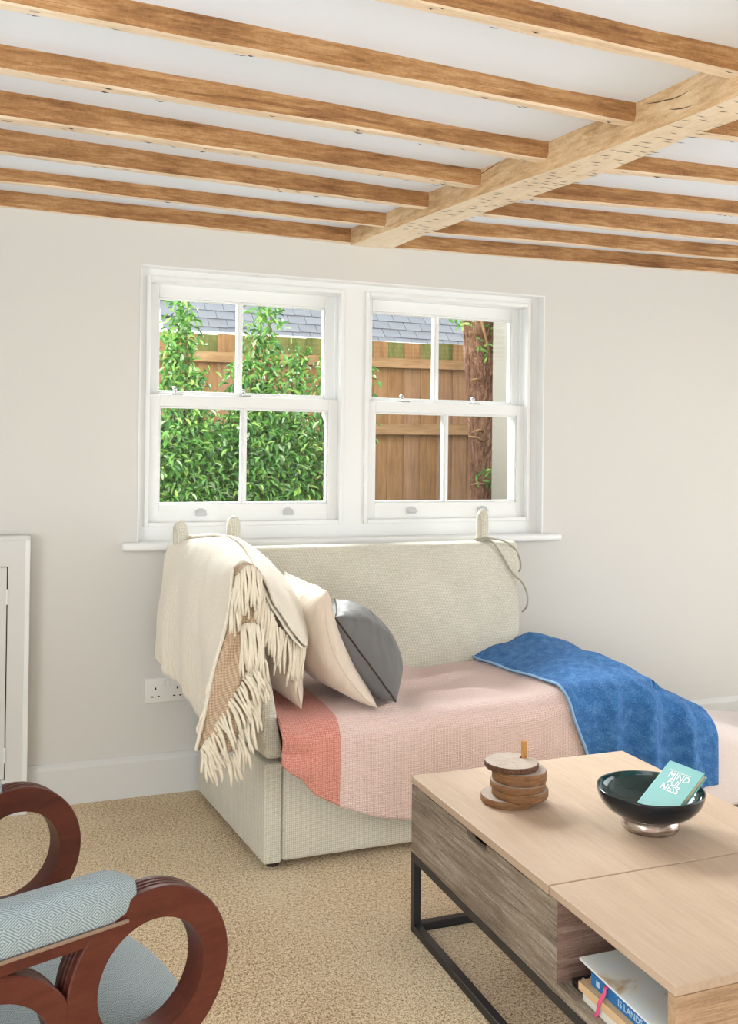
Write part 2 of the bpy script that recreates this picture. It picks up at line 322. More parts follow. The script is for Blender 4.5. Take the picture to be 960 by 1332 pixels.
# ceiling: white plaster panels between old oak joists, sagging slightly to the main beam
def sm(x, a, b):
    t = min(max((x-a)/(b-a), 0), 1); return t*t*(3-2*t)
def zc(x, y=0): return 2.075+.032*max(0, 1.3-x)+.017*max(0, x-1.5)-.030*min(1, max(0, 1.3-x)/1.3)*sm(y, 2.8, 3.25)
xs = [XL-.3]+[XL+i*(XR-XL)/24 for i in range(25)]+[XR+.3]
mb = MB(); ys = [YF-.3+i*(WY-YF+.3)/60 for i in range(61)]
P = [[(x, y, zc(x, y)+.004*nz(x*1.3, y*2.1)) for y in ys] for x in xs]
mb.grid(P); mb.box(XL-.3, XR+.3, YF-.3, WY, 2.2, 2.5)
ceil = tag(build('ceiling', mb, 'plaster', smooth=False, origin=(0, 0, 2.076)), 'white plaster ceiling between exposed oak joists', kind='structure')
def joist(x0, z0, x1, z1, y, wd, ext, side='joist_side', label=None, marks=0, seed=0, patch=None, endw=None):
    """front lower edge runs from (x0,z0) to (x1,z1) at depth y; ext: continue beyond x0 to the wall"""
    a, b = ext; mb = MB(); n = 90; sl = (z1-z0)/(x1-x0)
    rows = []
    for i in range(n+1):
        x = a+(b-a)*i/n; z = z0+(x-x0)*sl; top = zc(x)+.012
        j = lambda k, am: am*nz(x*5+k*7.3, seed*3.7+k)
        e = .012*max(0, nz(x*2.2, seed*9.1))
        yy = y+.004*nz(x*1.7, seed)
        pf = 0
        if patch and patch[0] < x < patch[1]:
            t_ = (x-patch[0])/(patch[1]-patch[0]); pf = min(1, math.sin(math.pi*t_)**.6*(.8+.35*nz(x*6, seed)))
        zl = z+.013+j(3, .006)+e*.5; zm = zl+.001+(top-.032-zl)*.85*pf
        rows.append([(x, yy+j(1, .002), top), (x, yy+j(2, .002)-.001*pf, zm), (x, yy+j(2, .003), zl), (x, yy+.005+j(4, .004), z+j(5, .004)+e*.3), (x, yy+.013, z-.001+j(6, .003)),
                     (x, yy+wd-.008+j(7, .005), z+j(8, .004)), (x, yy+wd+j(9, .005), z+.012+j(10, .004)), (x, yy+wd, top)])
    vs = [q for r in rows for q in r]; nc = 8
    for i in range(n):
        for j in range(nc-1):
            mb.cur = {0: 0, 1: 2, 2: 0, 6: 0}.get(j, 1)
            mb.add([vs[i*nc+j], vs[i*nc+j+1], vs[(i+1)*nc+j+1], vs[(i+1)*nc+j]], [(0, 1, 2, 3)])
    mb.cur = 0; mb.add(rows[0], [tuple(range(nc))]); mb.add(rows[-1], [tuple(range(nc-1, -1, -1))])
    o = build('joist', mb, [side, 'joist_under', 'joist_dark'], ceil)
    if label: o['label'] = label
    if marks:
        rd = random.Random(seed); hm = MB()
        for _ in range(marks):
            x = rd.uniform(max(a, -.1), min(b, 3.0)); z = z0+(x-x0)*sl; yy = y+rd.uniform(.012, wd-.006); L = rd.uniform(.006, .016); q = rd.uniform(.001, .003)
            hm.add([(x-L, yy, z-.0015), (x, yy-q, z-.0035), (x+L, yy+.002, z-.0015), (x, yy+q, z-.0035)], [(0, 1, 2, 3)])
        tag(build('nail_hole', hm, 'dark_hole', o), kind='stuff')
    return o
JL = [(3.445, 2.0365, 2.022, 1.225), (3.17, 2.05, 2.0285, 1.25), (2.87, 2.053, 2.029, 1.286), (2.5754, 2.056, 2.03, 1.329), (2.2722, 2.066, 2.03, 1.379), (1.9369, 2.067, 2.03, 1.4065), (1.5966, 2.068, 2.03, 1.419)]
for i, (y, za, zb, xe) in enumerate(JL):
    joist(-.02, za, xe, zb, y, [.05, .042, .046, .06, .052, .046, .05][i], (XL-.1, xe+.03), marks=[0, 6, 8, 22, 14, 10, 12][i], seed=i+1, patch=[None, None, None, None, (.38, 1.0), None, (.5, 1.25)][i], label='old oak joist, brown sides and paler underside')
for i, y in enumerate((1.27, .95, .63, .31, -.01, -.33, -.65, -.97, -1.29)): joist(-.02, 2.068, 1.44, 2.03, y, .048, (XL-.1, 1.47), seed=20+i)
JR = [(3.445, 2.022, 1.43, 2.047, 3.08), (3.17, 2.028, 1.487, 2.044, 2.83), (2.87, 2.028, 1.53, 2.033, 2.56), (2.6, 2.022, 1.567, 2.0486, 2.32), (2.28, 2.03, 1.60, 2.045, 2.03), (1.931, 2.03, 1.6, 2.036, 1.72)]
for i, (y, za, xa, zb, xb) in enumerate(JR):
    if i == 5: zb = 2.04; xb = 2.2
    joist(xa, za, xb, zb, y, [.05, .045, .04, .045, .055, .05][i], (xa-.06, XR+.1), marks=[0, 0, 4, 12, 6, 6][i], seed=40+i, patch=[(2.3, 4.4), None, None, (1.55, 1.95), None, None][i], label='old oak joist, brown sides and paler underside')
for i, y in enumerate((1.6, 1.27, .95, .63, .31, -.01, -.33, -.65, -.97, -1.29)): joist(1.6, 2.03, 2.6, 2.042, y, .048, (1.5, XR+.1), seed=60+i)
# main beam
BL = [(-1.7, 1.47), (1.2, 1.465), (1.62, 1.445), (2.1, 1.405), (2.55, 1.335), (3.0, 1.278), (3.5, 1.224)]
BR = [(-1.7, 1.61), (1.2, 1.59), (1.75, 1.568), (1.89, 1.556), (2.18, 1.55), (2.53, 1.503), (2.75, 1.468), (3.5, 1.408)]
BZ = [(-1.7, 1.985), (1.6, 1.988), (2.1, 1.995), (2.6, 2.002), (3.2, 2.012), (3.5, 2.018)]
mb = MB(); n = 90; rows = []
for i in range(n+1):
    y = -1.7+(3.475+1.7)*i/n; l = interp(y, BL)+.004*nz(y*4, 2); r = interp(y, BR)+.005*nz(y*4, 5); z = interp(y, BZ)+.003*nz(y*6, 8); c = .010
    rows.append([(l, y, 2.12), (l+.002*nz(y*9, 1), y, z+c), (l+c*.8, y, z+.001), ((l+r)/2, y, z+.003*nz(y*7, 3)), (r-c*1.4, y, z+.001), (r, y, z+c*1.6), (r, y, 2.14)])
for i in range(n):
    for j in range(6):
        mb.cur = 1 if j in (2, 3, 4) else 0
        mb.add([rows[i][j], rows[i][j+1], rows[i+1][j+1], rows[i+1][j]], [(0, 1, 2, 3)])
mb.cur = 0; mb.add(rows[-1], [tuple(range(6, -1, -1))])
beam = build('main_beam', mb, ['beam_side', 'beam_under'], ceil); beam['label'] = 'stout oak main beam with axe-nicked pale underside'
hm = MB(); rd = random.Random(5); pts = []
while len(pts) < 125:
    y = rd.uniform(1.35, 3.15); t = rd.uniform(.1, .9)
    if y > 2.7 and rd.random() < .45: continue
    x = interp(y, BL)*(1-t)+interp(y, BR)*t
    if any(abs(x-a) < .024 and abs(y-b) < .017 for a, b in pts): continue
    pts.append((x, y)); z = interp(y, BZ)-.0035; L = rd.uniform(.011, .021); q = rd.uniform(.0011, .002); sk = rd.uniform(-.004, .001)
    hm.add([(x-L, y-sk, z+.001), (x-L*.3, y-q, z), (x+L, y+sk, z+.001), (x+L*.2, y+q, z)], [(0, 1, 2, 3)])
tag(build('axe_nick', hm, 'nick', beam), 'dark axe nicks in the beam underside', kind='stuff')
cm = MB()
for pth in ([(0, 1.925, 2.066), (0, 1.865, 2.053), (0, 1.80, 2.043), (0, 1.735, 2.046)], [(0, 1.83, 2.025), (0, 1.79, 2.013), (0, 1.74, 2.006)], [(0, 2.60, 2.062), (0, 2.52, 2.071), (0, 2.47, 2.078)]):
    Q = [cr(pth, k/12) for k in range(13)]; cm.tube([(interp(q.y, BL)+.004*nz(q.y*4, 2)+.0005, q.y, q.z+.002*nz(q.y*40)) for q in Q], [.0004+.0013*math.sin(math.pi*k/12) for k in range(13)], 5)
tag(build('split', cm, 'seam_dark', beam), 'dark drying cracks', kind='stuff')

# ------------------------------------------------------------------ window
win = tag(empty('window_1', ((wx0+wx1)/2, WY, wz0)), 'white painted twin sash window with glazing bars', kind='structure')
FY = 3.515; OP = [(.477, 1.226), (1.320, 2.052)]; oz0, oz1 = .948, 1.848
mb = MB(); mb.box(wx0, OP[0][0], FY, 3.68, wz0, wz1); mb.box(OP[0][1], OP[1][0], FY, 3.68, wz0, wz1); mb.box(OP[1][1], wx1, FY, 3.68, wz0, wz1)
for a, b in OP: mb.box(a, b, FY, 3.68, wz0, oz0); mb.box(a, b, FY, 3.68, oz1, wz1)
build('frame', mb, 'white', win)
mb = MB(); mb.box(wx1-.004, wx1+.001, WY-.002, FY, wz0, wz1); mb.box(wx0-.001, wx0+.004, WY-.002, FY, wz0, wz1); mb.box(wx0, wx1, WY-.002, FY, wz1-.004, wz1+.001)
build('reveal', mb, 'white', win)
for a, b in OP:
    mb = MB(); q = .012
    mb.box(a-.004, a+q, FY-.008, FY+.02, oz0-.004, oz1+.004); mb.box(b-q, b+.004, FY-.008, FY+.02, oz0-.004, oz1+.004); mb.box(a+q, b-q, FY-.008, FY+.02, oz0-.004, oz0+q); mb.box(a+q, b-q, FY-.008, FY+.02, oz1-q, oz1+.004)
    build('staff_bead', mb, 'white', win, bevel=.003)
    mb = MB(); q = .012; mb.box(a, a+q, 3.577, 3.583, oz0, oz1); mb.box(b-q, b, 3.577, 3.583, oz0, oz1); build('parting_bead', mb, 'white', win)
    # head lining steps seen above the upper sash
    mb = MB(); mb.box(a, b, FY+.02, 3.585, oz1-.012, oz1+.001); build('head_lining', mb, 'white', win)
    def sash(y0, y1, z0, z1, gz0, gz1, bar, lower):
        s0, s1 = a+.012, b-.004 if b > 2 else b-.010; sw = .040
        mb = MB(); mb.box(s0, s0+sw, y0, y1, z0, z1); mb.box(s1-sw, s1, y0, y1, z0, z1); mb.box(s0+sw, s1-sw, y0, y1, z0, gz0); mb.box(s0+sw, s1-sw, y0, y1, gz1, z1)
        so_ = build('sash', mb, 'white', win, bevel=.0025)
        mo = MB(); q = .010; g0, g1 = s0+sw, s1-sw   # moulded inner edge
        mo.box(g0, g0+q*.5, y0+.008, y1-.004, gz0, gz1); mo.box(g1-q*.5, g1, y0+.008, y1-.004, gz0, gz1); mo.box(g0, g1, y0+.008, y1-.004, gz0, gz0+q*.6); mo.box(g0, g1, y0+.008, y1-.004, gz1-q*.6, gz1)
        build('moulding', mo, 'white', so_, bevel=.002)
        bm_ = MB(); bm_.box(bar-.011, bar+.011, y0+.006, y1-.004, gz0, gz1); bm_.box(bar-.005, bar+.005, y0+.001, y0+.007, gz0, gz1); build('glazing_bar', bm_, 'white', so_, bevel=.003)
        ym = y0+.022
        for p0, p1 in ((g0, bar-.011), (bar+.011, g1)): build('pane', MB().box(p0, p1, ym, ym+.004, gz0, gz1), 'glass', so_)
        if not lower:
            for sx in (s0, s1-sw):
                inn = sx > s0
                h = [(0, 0), (sw, 0), (sw, -.02), (sw*.75, -.045), (sw*.8, -.06), (sw*.55, -.085), (0, -.085)]
                pts = [((sx+sw-px_) if inn else (sx+px_), z0+pz_) for px_, pz_ in h]
                build('sash_horn', MB().prism(pts, y0+.004, y1-.004, 'y'), 'white', so_, bevel=.003)
        return so_
    bar = {0: (.845, .836), 1: (1.683, 1.660)}[0 if a < 1 else 1]
    lo = sash(3.535, 3.575, .952, 1.425, 1.024, 1.382, bar[0], True)
    hi = sash(3.585, 3.625, 1.385, oz1-.012, 1.437, 1.788, bar[1], False)
    for xx in ((.684, 1.017) if a < 1 else (1.529, 1.847)):    # sash lifts
        lm = MB(); lm.box(xx-.020, xx+.020, 3.528, 3.536, .980, 1.002); lm.add([(xx-.016, 3.535, 1.0), (xx+.016, 3.535, 1.0), (xx+.022, 3.508, .986), (xx-.022, 3.508, .986), (xx-.010, 3.535, 1.008), (xx+.010, 3.535, 1.008)], [(0, 1, 2, 3), (4, 5, 2, 3), (0, 3, 4), (1, 5, 2)])
        build('sash_lift', lm, 'paint_metal', lo, bevel=.002)
    for xx in ((.586, .842) if a < 1 else (1.492, 1.81)):     # catches on the meeting rail
        cm = MB(); cm.box(xx-.012, xx+.028, 3.54, 3.57, 1.425, 1.431); cm.tube([(xx, 3.555, 1.43), (xx, 3.555, 1.442)], .005, 10)
        k = build('sash_catch', cm, 'chrome', lo); k2 = MB(); k2.lathe([(.0001, .026), (.006, .024), (.009, .018), (.009, .014), (.006, .009), (.004, .006)], (xx, 3.555, 1.430), 14)
        build('catch_knob', k2, 'chrome', lo, smooth=True)
sill = build('window_sill', MB().box(.389, 2.165, 3.424, FY+.01, .866, .8955), 'white', win, bevel=.011, seg=4)

# ------------------------------------------------------------------ cupboard, socket
cup = tag(empty('cupboard', (-.3, 3.41, 0)), 'low white painted cupboard standing against the wall left of the window', 'cupboard')
mb = MB(); fy = 3.41; dx0, dx1, dz0, dz1 = -.72, .0195, .12, .829
mb.box(dx1, .087, fy, WY-.001, 0, .915); mb.box(-.8, dx0, fy, WY-.001, 0, .915); mb.box(dx0, dx1, fy, WY-.001, dz1, .915); mb.box(dx0, dx1, fy, WY-.001, 0, dz0); mb.box(dx0, dx1, 3.452, WY-.001, dz0, dz1)
build('cabinet_body', mb, 'white_matt', cup); bx('cabinet_top', 'white_matt', cup, -.81, .090, fy-.004, WY-.001, .915, .931, .003)
build('edge_bead', MB().box(.072, .0885, fy-.004, fy+.004, 0, .915), 'white', cup, bevel=.002)
build('gap_shade', MB().box(dx0, dx1, fy+.014, fy+.018, dz0, dz1), 'seam_dark', cup)  # shade of the door gap, put in as a dark sheet behind the door
dr = bx('door', 'white_matt', cup, dx0+.003, dx1-.0035, fy+.001, fy+.013, dz0+.003, dz1-.0035, .001)
for z in (.703, .178): build('hinge', MB().tube([(dx1-.002, fy-.002, z), (dx1-.002, fy-.002, z+.05)], .004, 10), 'white', dr, smooth=False)
kn = MB().lathe([(.0001, 0), (.012, .002), (.014, .010), (.008, .016), (.006, .026)], k=16); 
kn.v = [Vector((dx0+.05+q.x, fy-.025+q.z, .5+q.y)) for q in kn.v]; build('knob', kn, 'chrome', dr, smooth=True)
sk = tag(empty('wall_socket', (.554, WY, .325)), 'white double switched wall socket half hidden by the fringed blanket', 'socket')
bx('faceplate', 'plastic_white', sk, .479, .630, WY-.012, WY-.001, .324, .412, .004, 3)
for cx in (.516, .593):
    for px_, pz_, wx_, hx_ in ((0, .382, .0025, .0045), (-.011, .354, .004, .0022), (.011, .354, .004, .0022)):
        build('pin_hole', MB().box(cx+px_-wx_, cx+px_+wx_, WY-.0128, WY-.011, pz_-hx_-.008, pz_+hx_-.008), 'dark_hole', sk)
for cx in (.546, .562): bx('switch', 'plastic_white', sk, cx-.005, cx+.005, WY-.0165, WY-.011, .382, .402, .0015)

# ------------------------------------------------------------------ sofa
sofa = tag(empty('sofa', (1.28, 3.04, 0)), 'cream drop-arm sofa with finials standing below the window', 'sofa')
def slab(rows, name, mat, parent, bevel=.02, seg=4):
    """rows: list of 4-corner loops bottom to top"""
    mb = MB(); mb.grid([r for r in rows], closed=True); n = len(rows[0])
    o = len(mb.v)-n; mb.f += [tuple(range(n-1, -1, -1)), tuple(o+i for i in range(n))]; mb.mi += [0, 0]
    return build(name, mb, mat, parent, bevel=bevel, seg=seg)
zb = .028
slab([[(.772, 2.703, zb), (1.86, 2.703, zb), (1.86, 3.37, zb), (.70, 3.37, zb)], [(.772, 2.703, .322), (1.86, 2.703, .322), (1.86, 3.37, .322), (.70, 3.37, .322)]], 'base', 'sofa_fabric', sofa, .012)
slab([[(.7175, 2.697, zb), (.769, 2.697, zb), (.72, 3.37, zb), (.655, 3.37, zb)], [(.7175, 2.697, .318), (.769, 2.697, .318), (.72, 3.37, .318), (.655, 3.37, .318)]], 'side_panel', 'sofa_fabric', sofa, .006)
bx('seat_cushion', 'sofa_fabric', sofa, .785, 1.855, 2.69, 3.16, .322, .424, .03, 4)
def armrow(z, f, r, y0=2.70, y1=3.24): return [(f[0], y0, z), (f[1], y0, z), (r[1], y1, z), (r[0], y1, z)]
arm = slab([armrow(.328, (.721, .775), (.665, .72)), armrow(.44, (.706, .757), (.64, .70)), armrow(.56, (.688, .736), (.612, .672)), armrow(.72, (.648, .700), (.575, .636)), armrow(.858, (.606, .658), (.537, .597))], 'arm', 'sofa_fabric', sofa, .014)
slab([[(.668, 3.16, .33), (1.815, 3.16, .33), (1.815, 3.29, .33), (.668, 3.29, .33)], [(.668, 3.165, .5), (1.826, 3.165, .5), (1.826, 3.30, .5), (.668, 3.30, .5)],
      [(.668, 3.225, .74), (1.856, 3.225, .74), (1.856, 3.34, .74), (.668, 3.34, .74)], [(.668, 3.272, .885), (1.872, 3.272, .885), (1.872, 3.36, .885), (.668, 3.36, .885)]], 'backrest', 'sofa_fabric', sofa, .022, 5)
# the other arm, let down flat to the side
ar = slab([[(1.87, 2.73, .325), (1.90, 2.73, .37), (1.90, 3.15, .41), (1.87, 3.15, .325)], [(2.40, 2.73, .12), (2.44, 2.73, .17), (2.44, 3.15, .21), (2.40, 3.15, .12)]], 'arm', 'sofa_fabric', sofa, .012)
def finial(base, top, r, par):
    base = Vector(base); top = Vector(top); q = [(0, .96), (.3, 1), (.7, 1), (.86, .9), (.95, .62), (1.0, .15)]
    return build('finial', MB().tube([base.lerp(top, t) for t, _ in q], [r*k for _, k in q], 20), 'sofa_fabric', par, smooth=True)
f1 = finial((.757, 3.316, .86), (.757, 3.316, .995), .0245, sofa); f2 = finial((1.735, 3.316, .86), (1.735, 3.316, 1.008), .0235, sofa); finial((.562, 3.212, .84), (.553, 3.222, .988), .026, sofa)
mb = MB()
c1 = [(1.722, 3.29, .898), (1.75, 3.284, .897), (1.80, 3.262, .888), (1.845, 3.262, .86), (1.876, 3.27, .815), (1.884, 3.28, .775), (1.878, 3.30, .76)]
c2 = [(1.722, 3.286, .896), (1.755, 3.262, .882), (1.788, 3.248, .83), (1.82, 3.226, .768), (1.85, 3.208, .735), (1.866, 3.195, .69), (1.868, 3.20, .645), (1.86, 3.22, .62)]
for c in (c1, c2): build('tie_cord', MB().tube([cr(c, i/40) for i in range(41)], .0036, 6), 'cord', sofa, smooth=True)
for X_, q_ in ((1.735, .893), (.757, .896)): build('cord_loop', MB().tube([(X_+.0265*math.cos(t), 3.316+.0265*math.sin(t), q_+.003*math.sin(2*t)) for t in [i*math.pi/8 for i in range(17)]], .0042, 6), 'cord', sofa, smooth=True)
build('tie_cord', MB().tube([cr([(.735, 3.30, .897), (.70, 3.29, .905), (.66, 3.275, .90), (.60, 3.25, .905)], i/20) for i in range(21)], .004, 6), 'cord', sofa, smooth=True)
for x, y in ((.76, 2.76), (1.82, 2.76), (.72, 3.32), (1.82, 3.32)): build('foot', MB().lathe([(.001, 0), (.02, 0), (.024, .03)], (x, y, 0), 14), 'seam_dark', sofa)

# ------------------------------------------------------------------ cloths lying over the sofa
HB = [(.7, .447), (1.4, .442), (1.62, .452), (1.76, .50), (1.86, .534), (2.02, .485), (2.23, .375), (2.41, .265), (2.54, .205), (2.85, .165), (3.2, .11)]
HF = [(.7, .440), (1.4, .432), (1.65, .438), (1.8, .455), (1.95, .46), (2.1, .40), (2.3, .30), (2.5, .23), (2.85, .18), (3.2, .12)]
def hs(x, T):
    e = .05; return (interp(x-e, T)+2*interp(x, T)+interp(x+e, T))/4
YFr, YB, RF = 2.712, 3.168, .055
def drape(x, v, off, hem=None, fold=0):
    """v: length from the back edge; lies on the seat, turns over the front edge and hangs"""
    flat = YB-YFr
    if v <= flat:
        y = YB-v; t = (y-YFr)/flat; z = hs(x, HF)*(1-t)+hs(x, HB)*t
        z += .010*nz(x*4.2, y*5.0, 1)+.007*nz(x*9, y*3, 4)
        z -= .016*math.exp(-((x-1.30)/.25)**2)*math.sin(math.pi*t)
        nrm = Vector((0, 0, 1)); p = Vector((x, y, z))
    else:
        s = v-flat; z0 = hs(x, HF)+.010*nz(x*4.2, YFr*5.0, 1)+.007*nz(x*9, YFr*3, 4); a = s/RF
        if a <= math.pi/2: p = Vector((x, YFr-RF*math.sin(a), z0-RF*(1-math.cos(a)))); nrm = Vector((0, -math.sin(a), math.cos(a)))
        else:
            d = s-RF*math.pi/2; p = Vector((x, YFr-RF-fold*.0*d, z0-RF-d)); nrm = Vector((0, -1, 0))
        k = sm(s, .02, .25); p.y += -fold*k*(.5+.5*math.sin(x*23+2.2*nz(x*3, s*4)+s*3))-.006*k*nz(x*8, s*6)
    return p+nrm*off
def cloth(name, mat, left, right, vmax, off, nx, nv, fold, label, cat, solid, ridge=None, uvx=True):
    P = []; U = []
    for i in range(nx+1):
        t = i/nx; row = []; ur = []
        x_ = left(0)*(1-t)+right(0)*t; vm = vmax(x_, t)
        for j in range(nv+1):
            v = vm*j/nv; x = left(v)*(1-t)+right(v)*t; p = drape(x, v, off, fold=fold)
            if ridge: p += ridge(x, v, t)
            row.append(p); ur.append((x-left(0), v))
        P.append(row); U.append(ur)
    o = build(name, MB().grid(P, U), mat, smooth=True, solid=0); q = o.modifiers.new('solid', 'SOLIDIFY'); q.thickness = solid; q.offset = -1
    return tag(o, label, cat)
FL = YB-YFr
# plain sheet beneath, over the let-down arm
cloth('sheet', 'sheet', lambda v: 1.80, lambda v: 3.10, lambda x, t: FL+.086+max(.02, hs(x, HF)-.055-.012), .006, 70, 60, .012, 'white cotton sheet over the lowered sofa arm, trailing past the blue towel', 'sheet', .003,
      ridge=lambda x, v, t: Vector((0, 0, .012*nz(x*7, v*6, 9))) if v < FL else Vector((0, .0, 0)))
HEM = [(.76, .335), (.80, .30), (.85, .245), (.942, .19), (1.05, .15), (1.175, .128), (1.5, .135), (1.8, .17)]
def throw_len(x, t): return FL+RF*math.pi/2+max(.0, hs(x, HF)-RF-interp(x, HEM))
def throw_ridge(x, v, t):
    d = Vector((0, 0, 0)); e = math.exp(-((x-.79)/.05)**2); k = sm(v, FL-.05, FL+.06)
    d += Vector((.004*math.sin(v*60), -.018*abs(math.sin(v*38+.6)), .006*math.sin(v*50)))*e*k
    if v < FL:
        y = YB-v; d.z += .026*math.exp(-((y-2.98-.25*(x-1.35))/.03)**2)*sm(x, 1.05, 1.3)*(1-sm(x, 1.42, 1.58))
        d.z += .020*math.exp(-((y-2.84+.3*(x-1.3))/.035)**2)*sm(x, 1.2, 1.35)*(1-sm(x, 1.42, 1.58))+.012*math.exp(-((x-1.2-.5*(y-2.9))/.03)**2)
    return d
cloth('throw', 'throw', lambda v: .756-.006*sm(v, FL-.1, FL+.1), lambda v: 1.82, throw_len, .013, 120, 90, .008, 'pink woven throw with a coral band spread over the sofa seat', 'throw', .004, ridge=throw_ridge)
def tl(v): return 1.622+.07*sm(v, 0, FL)+.10*sm(v, FL, FL+.35)
def trr(v): return 2.50-.215*sm(v, 0, FL)
def towel_ridge(x, v, t):
    d = Vector((0, 0, 0)); s = v-FL
    if s < .02: d.z += .026*math.exp(-((x-1.99-.25*(v-.25))/.04)**2)*sm(v, .1, .3)+.014*math.exp(-((x-2.2-.1*v)/.05)**2)*sm(v, .15, .35)+.008*nz(x*11, v*9, 3)
    k = sm(v, .2, .55); d.y -= .040*k*math.exp(-((x-1.99)/.04)**2)+.034*k*math.exp(-((x-2.13-.12*(v-.4))/.035)**2)+.020*k*math.exp(-((x-1.86)/.03)**2)
    d.z += .006*nz(x*16, v*13, 7)
    return d
towel = cloth('towel', 'towel', tl, trr, lambda x, t: FL+.086+max(.05, hs(x*.93+.08, HF)-.055-.06), .026, 110, 110, .003, 'blue terry towel laid over the lowered sofa arm', 'towel', .006, ridge=towel_ridge)
hemp = []
for j in range(111):
    v = (FL+.086+hs(1.7, HF)-.115)*j/110; hemp.append(drape(tl(v), v, .027)+towel_ridge(tl(v), v, 0))
build('hem', MB().tube(hemp, .0045, 6), 'towel_hem', towel, smooth=True)

# ------------------------------------------------------------------ cushions
def cushion(name, mat, o, ux, uy, w_, h_, T, label, bend=0, backmat=None, pinch=.07, seed=0):
    """o: bottom-front corner; ux: along bottom edge; uy: up the face"""
    ux = Vector(ux).normalized(); uy = Vector(uy).normalized(); un = ux.cross(uy).normalized(); N = 26
    def P(u, v, s):
        a = 2*u-1; b = 2*v-1
        pin = lambda q: 1-pinch*(1-q*q)
        uu = .5+a*.5*pin(b); vv = .5+b*.5*pin(a)
        th = T*((1-a*a)*(1-b*b))**.42 if abs(a) < 1 and abs(b) < 1 else 0
        th *= 1+.12*nz(u*4+seed, v*4, s*3+seed)
        bd = bend*(4*v*(1-v))
        return Vector(o)+ux*uu*w_+uy*vv*h_+un*(s*th*.5-bd)+Vector((0, 0, .004*nz(u*6, v*6, seed)))
    mb = MB(); k = [i/N for i in range(N+1)]; k = [.5-.5*math.cos(math.pi*q) for q in k]
    mb.grid([[P(u, v, 1) for u in k] for v in k]); mb.cur = 1; mb.grid([[P(u, v, -1) for u in k][::-1] for v in k])
    root = build(name, mb, [mat, backmat or mat], smooth=True)
    per = [P(u, 0, 0) for u in k]+[P(1, v, 0) for v in k[1:]]+[P(u, 1, 0) for u in k[::-1][1:]]+[P(0, v, 0) for v in k[::-1][1:]]
    build('piping', MB().tube(per, .0028, 6), 'seam_dark' if mat == 'cushion_grey' else mat, root, smooth=True)
    return tag(root, label, 'cushion')
cushion('cushion', 'cushion_cream', (.835, 2.735, .462), (-.05, 1, .03), (-.15, -.03, 1), .36, .27, .11, 'cream cushion squeezed behind the blanket fringe on the sofa arm', bend=0, seed=1)
cushion('cushion', 'cushion_cream', (1.06, 2.695, .455), (-.05, 1, .03), (-.42, .06, .95), .38, .385, .14, 'plump cream cushion between the grey cushion and the sofa arm', bend=.050, seed=2)
cushion('cushion', 'cushion_grey', (1.120, 2.69, .468), (.34, 1, .03), (-.56, .20, .80), .31, .315, .20, 'dark grey cushion leaning on a cream cushion', bend=.0, seed=3)

# ------------------------------------------------------------------ fringed blanket over the arm
ST = [(2.660, [(.812, .655), (.775, .697), (.715, .79), (.656, .902), (.612, .882), (.600, .745), (.556, .60), (.535, .43)]),
      (2.85, [(.868, .63), (.868, .705), (.79, .825), (.665, .915), (.59, .885), (.555, .72), (.56, .55), (.567, .41)]),
      (3.0, [(.86, .72), (.82, .80), (.75, .893), (.66, .942), (.572, .905), (.535, .75), (.533, .6), (.543, .46)]),
      (3.15, [(.77, .855), (.74, .893), (.69, .922), (.63, .932), (.55, .90), (.512, .77), (.50, .62), (.502, .50)]),
      (3.235, [(.66, .905), (.635, .918), (.60, .922), (.56, .915), (.515, .895), (.497, .79), (.480, .65), (.474, .535)])]
bl = [[(a, y, b) for a, b in pts] for y, pts in ST]
nA, nB = 44, 64
cols = [[cr(r, j/nB) for j in range(nB+1)] for r in bl]
P = []; U = []
for i in range(nA+1):
    row = []; ur = []
    for j in range(nB+1):
        p = cr([c[j] for c in cols], i/nA); t = j/nB; k = sm(t, .5, .8)
        p.x -= .007*k*math.sin(i*.42+2.5*nz(i*.12, j*.03))*(.4+.6*t); p += Vector((nz(i*.3, j*.2, 3), nz(i*.3, j*.2, 5), nz(i*.3, j*.2, 8)))*.004
        row.append(p); ur.append((i/nA*.6, t*.9))
    P.append(row); U.append(ur)
blanket = tag(build('blanket', MB().grid(P, U), 'blanket_wool', smooth=True), 'cream fringed wool blanket hung over the sofa arm', 'blanket')
q = blanket.modifiers.new('solid', 'SOLIDIFY'); q.thickness = .006; q.offset = 0
# doubled-over band along the inner side and top
F2 = []
for i in range(nA+1):
    row = []
    for j in range(0, int(nB*.40)+1):
        a = P[min(i+1, nA)][j]-P[max(i-1, 0)][j]; b = P[i][j+1]-P[i][max(j-1, 0)]; nn = a.cross(b).normalized()
        if nn.z < 0: nn = -nn
        e = sm(j/nB, .40, .34); row.append(P[i][j]+nn*(.007+.007*e)+Vector((0, 0, .004*nz(i*.2, j*.2, 6))))
    F2.append(row)
fb = build('folded_band', MB().grid(F2), 'blanket_wool', blanket, smooth=True); q = fb.modifiers.new('solid', 'SOLIDIFY'); q.thickness = .007; q.offset = 0
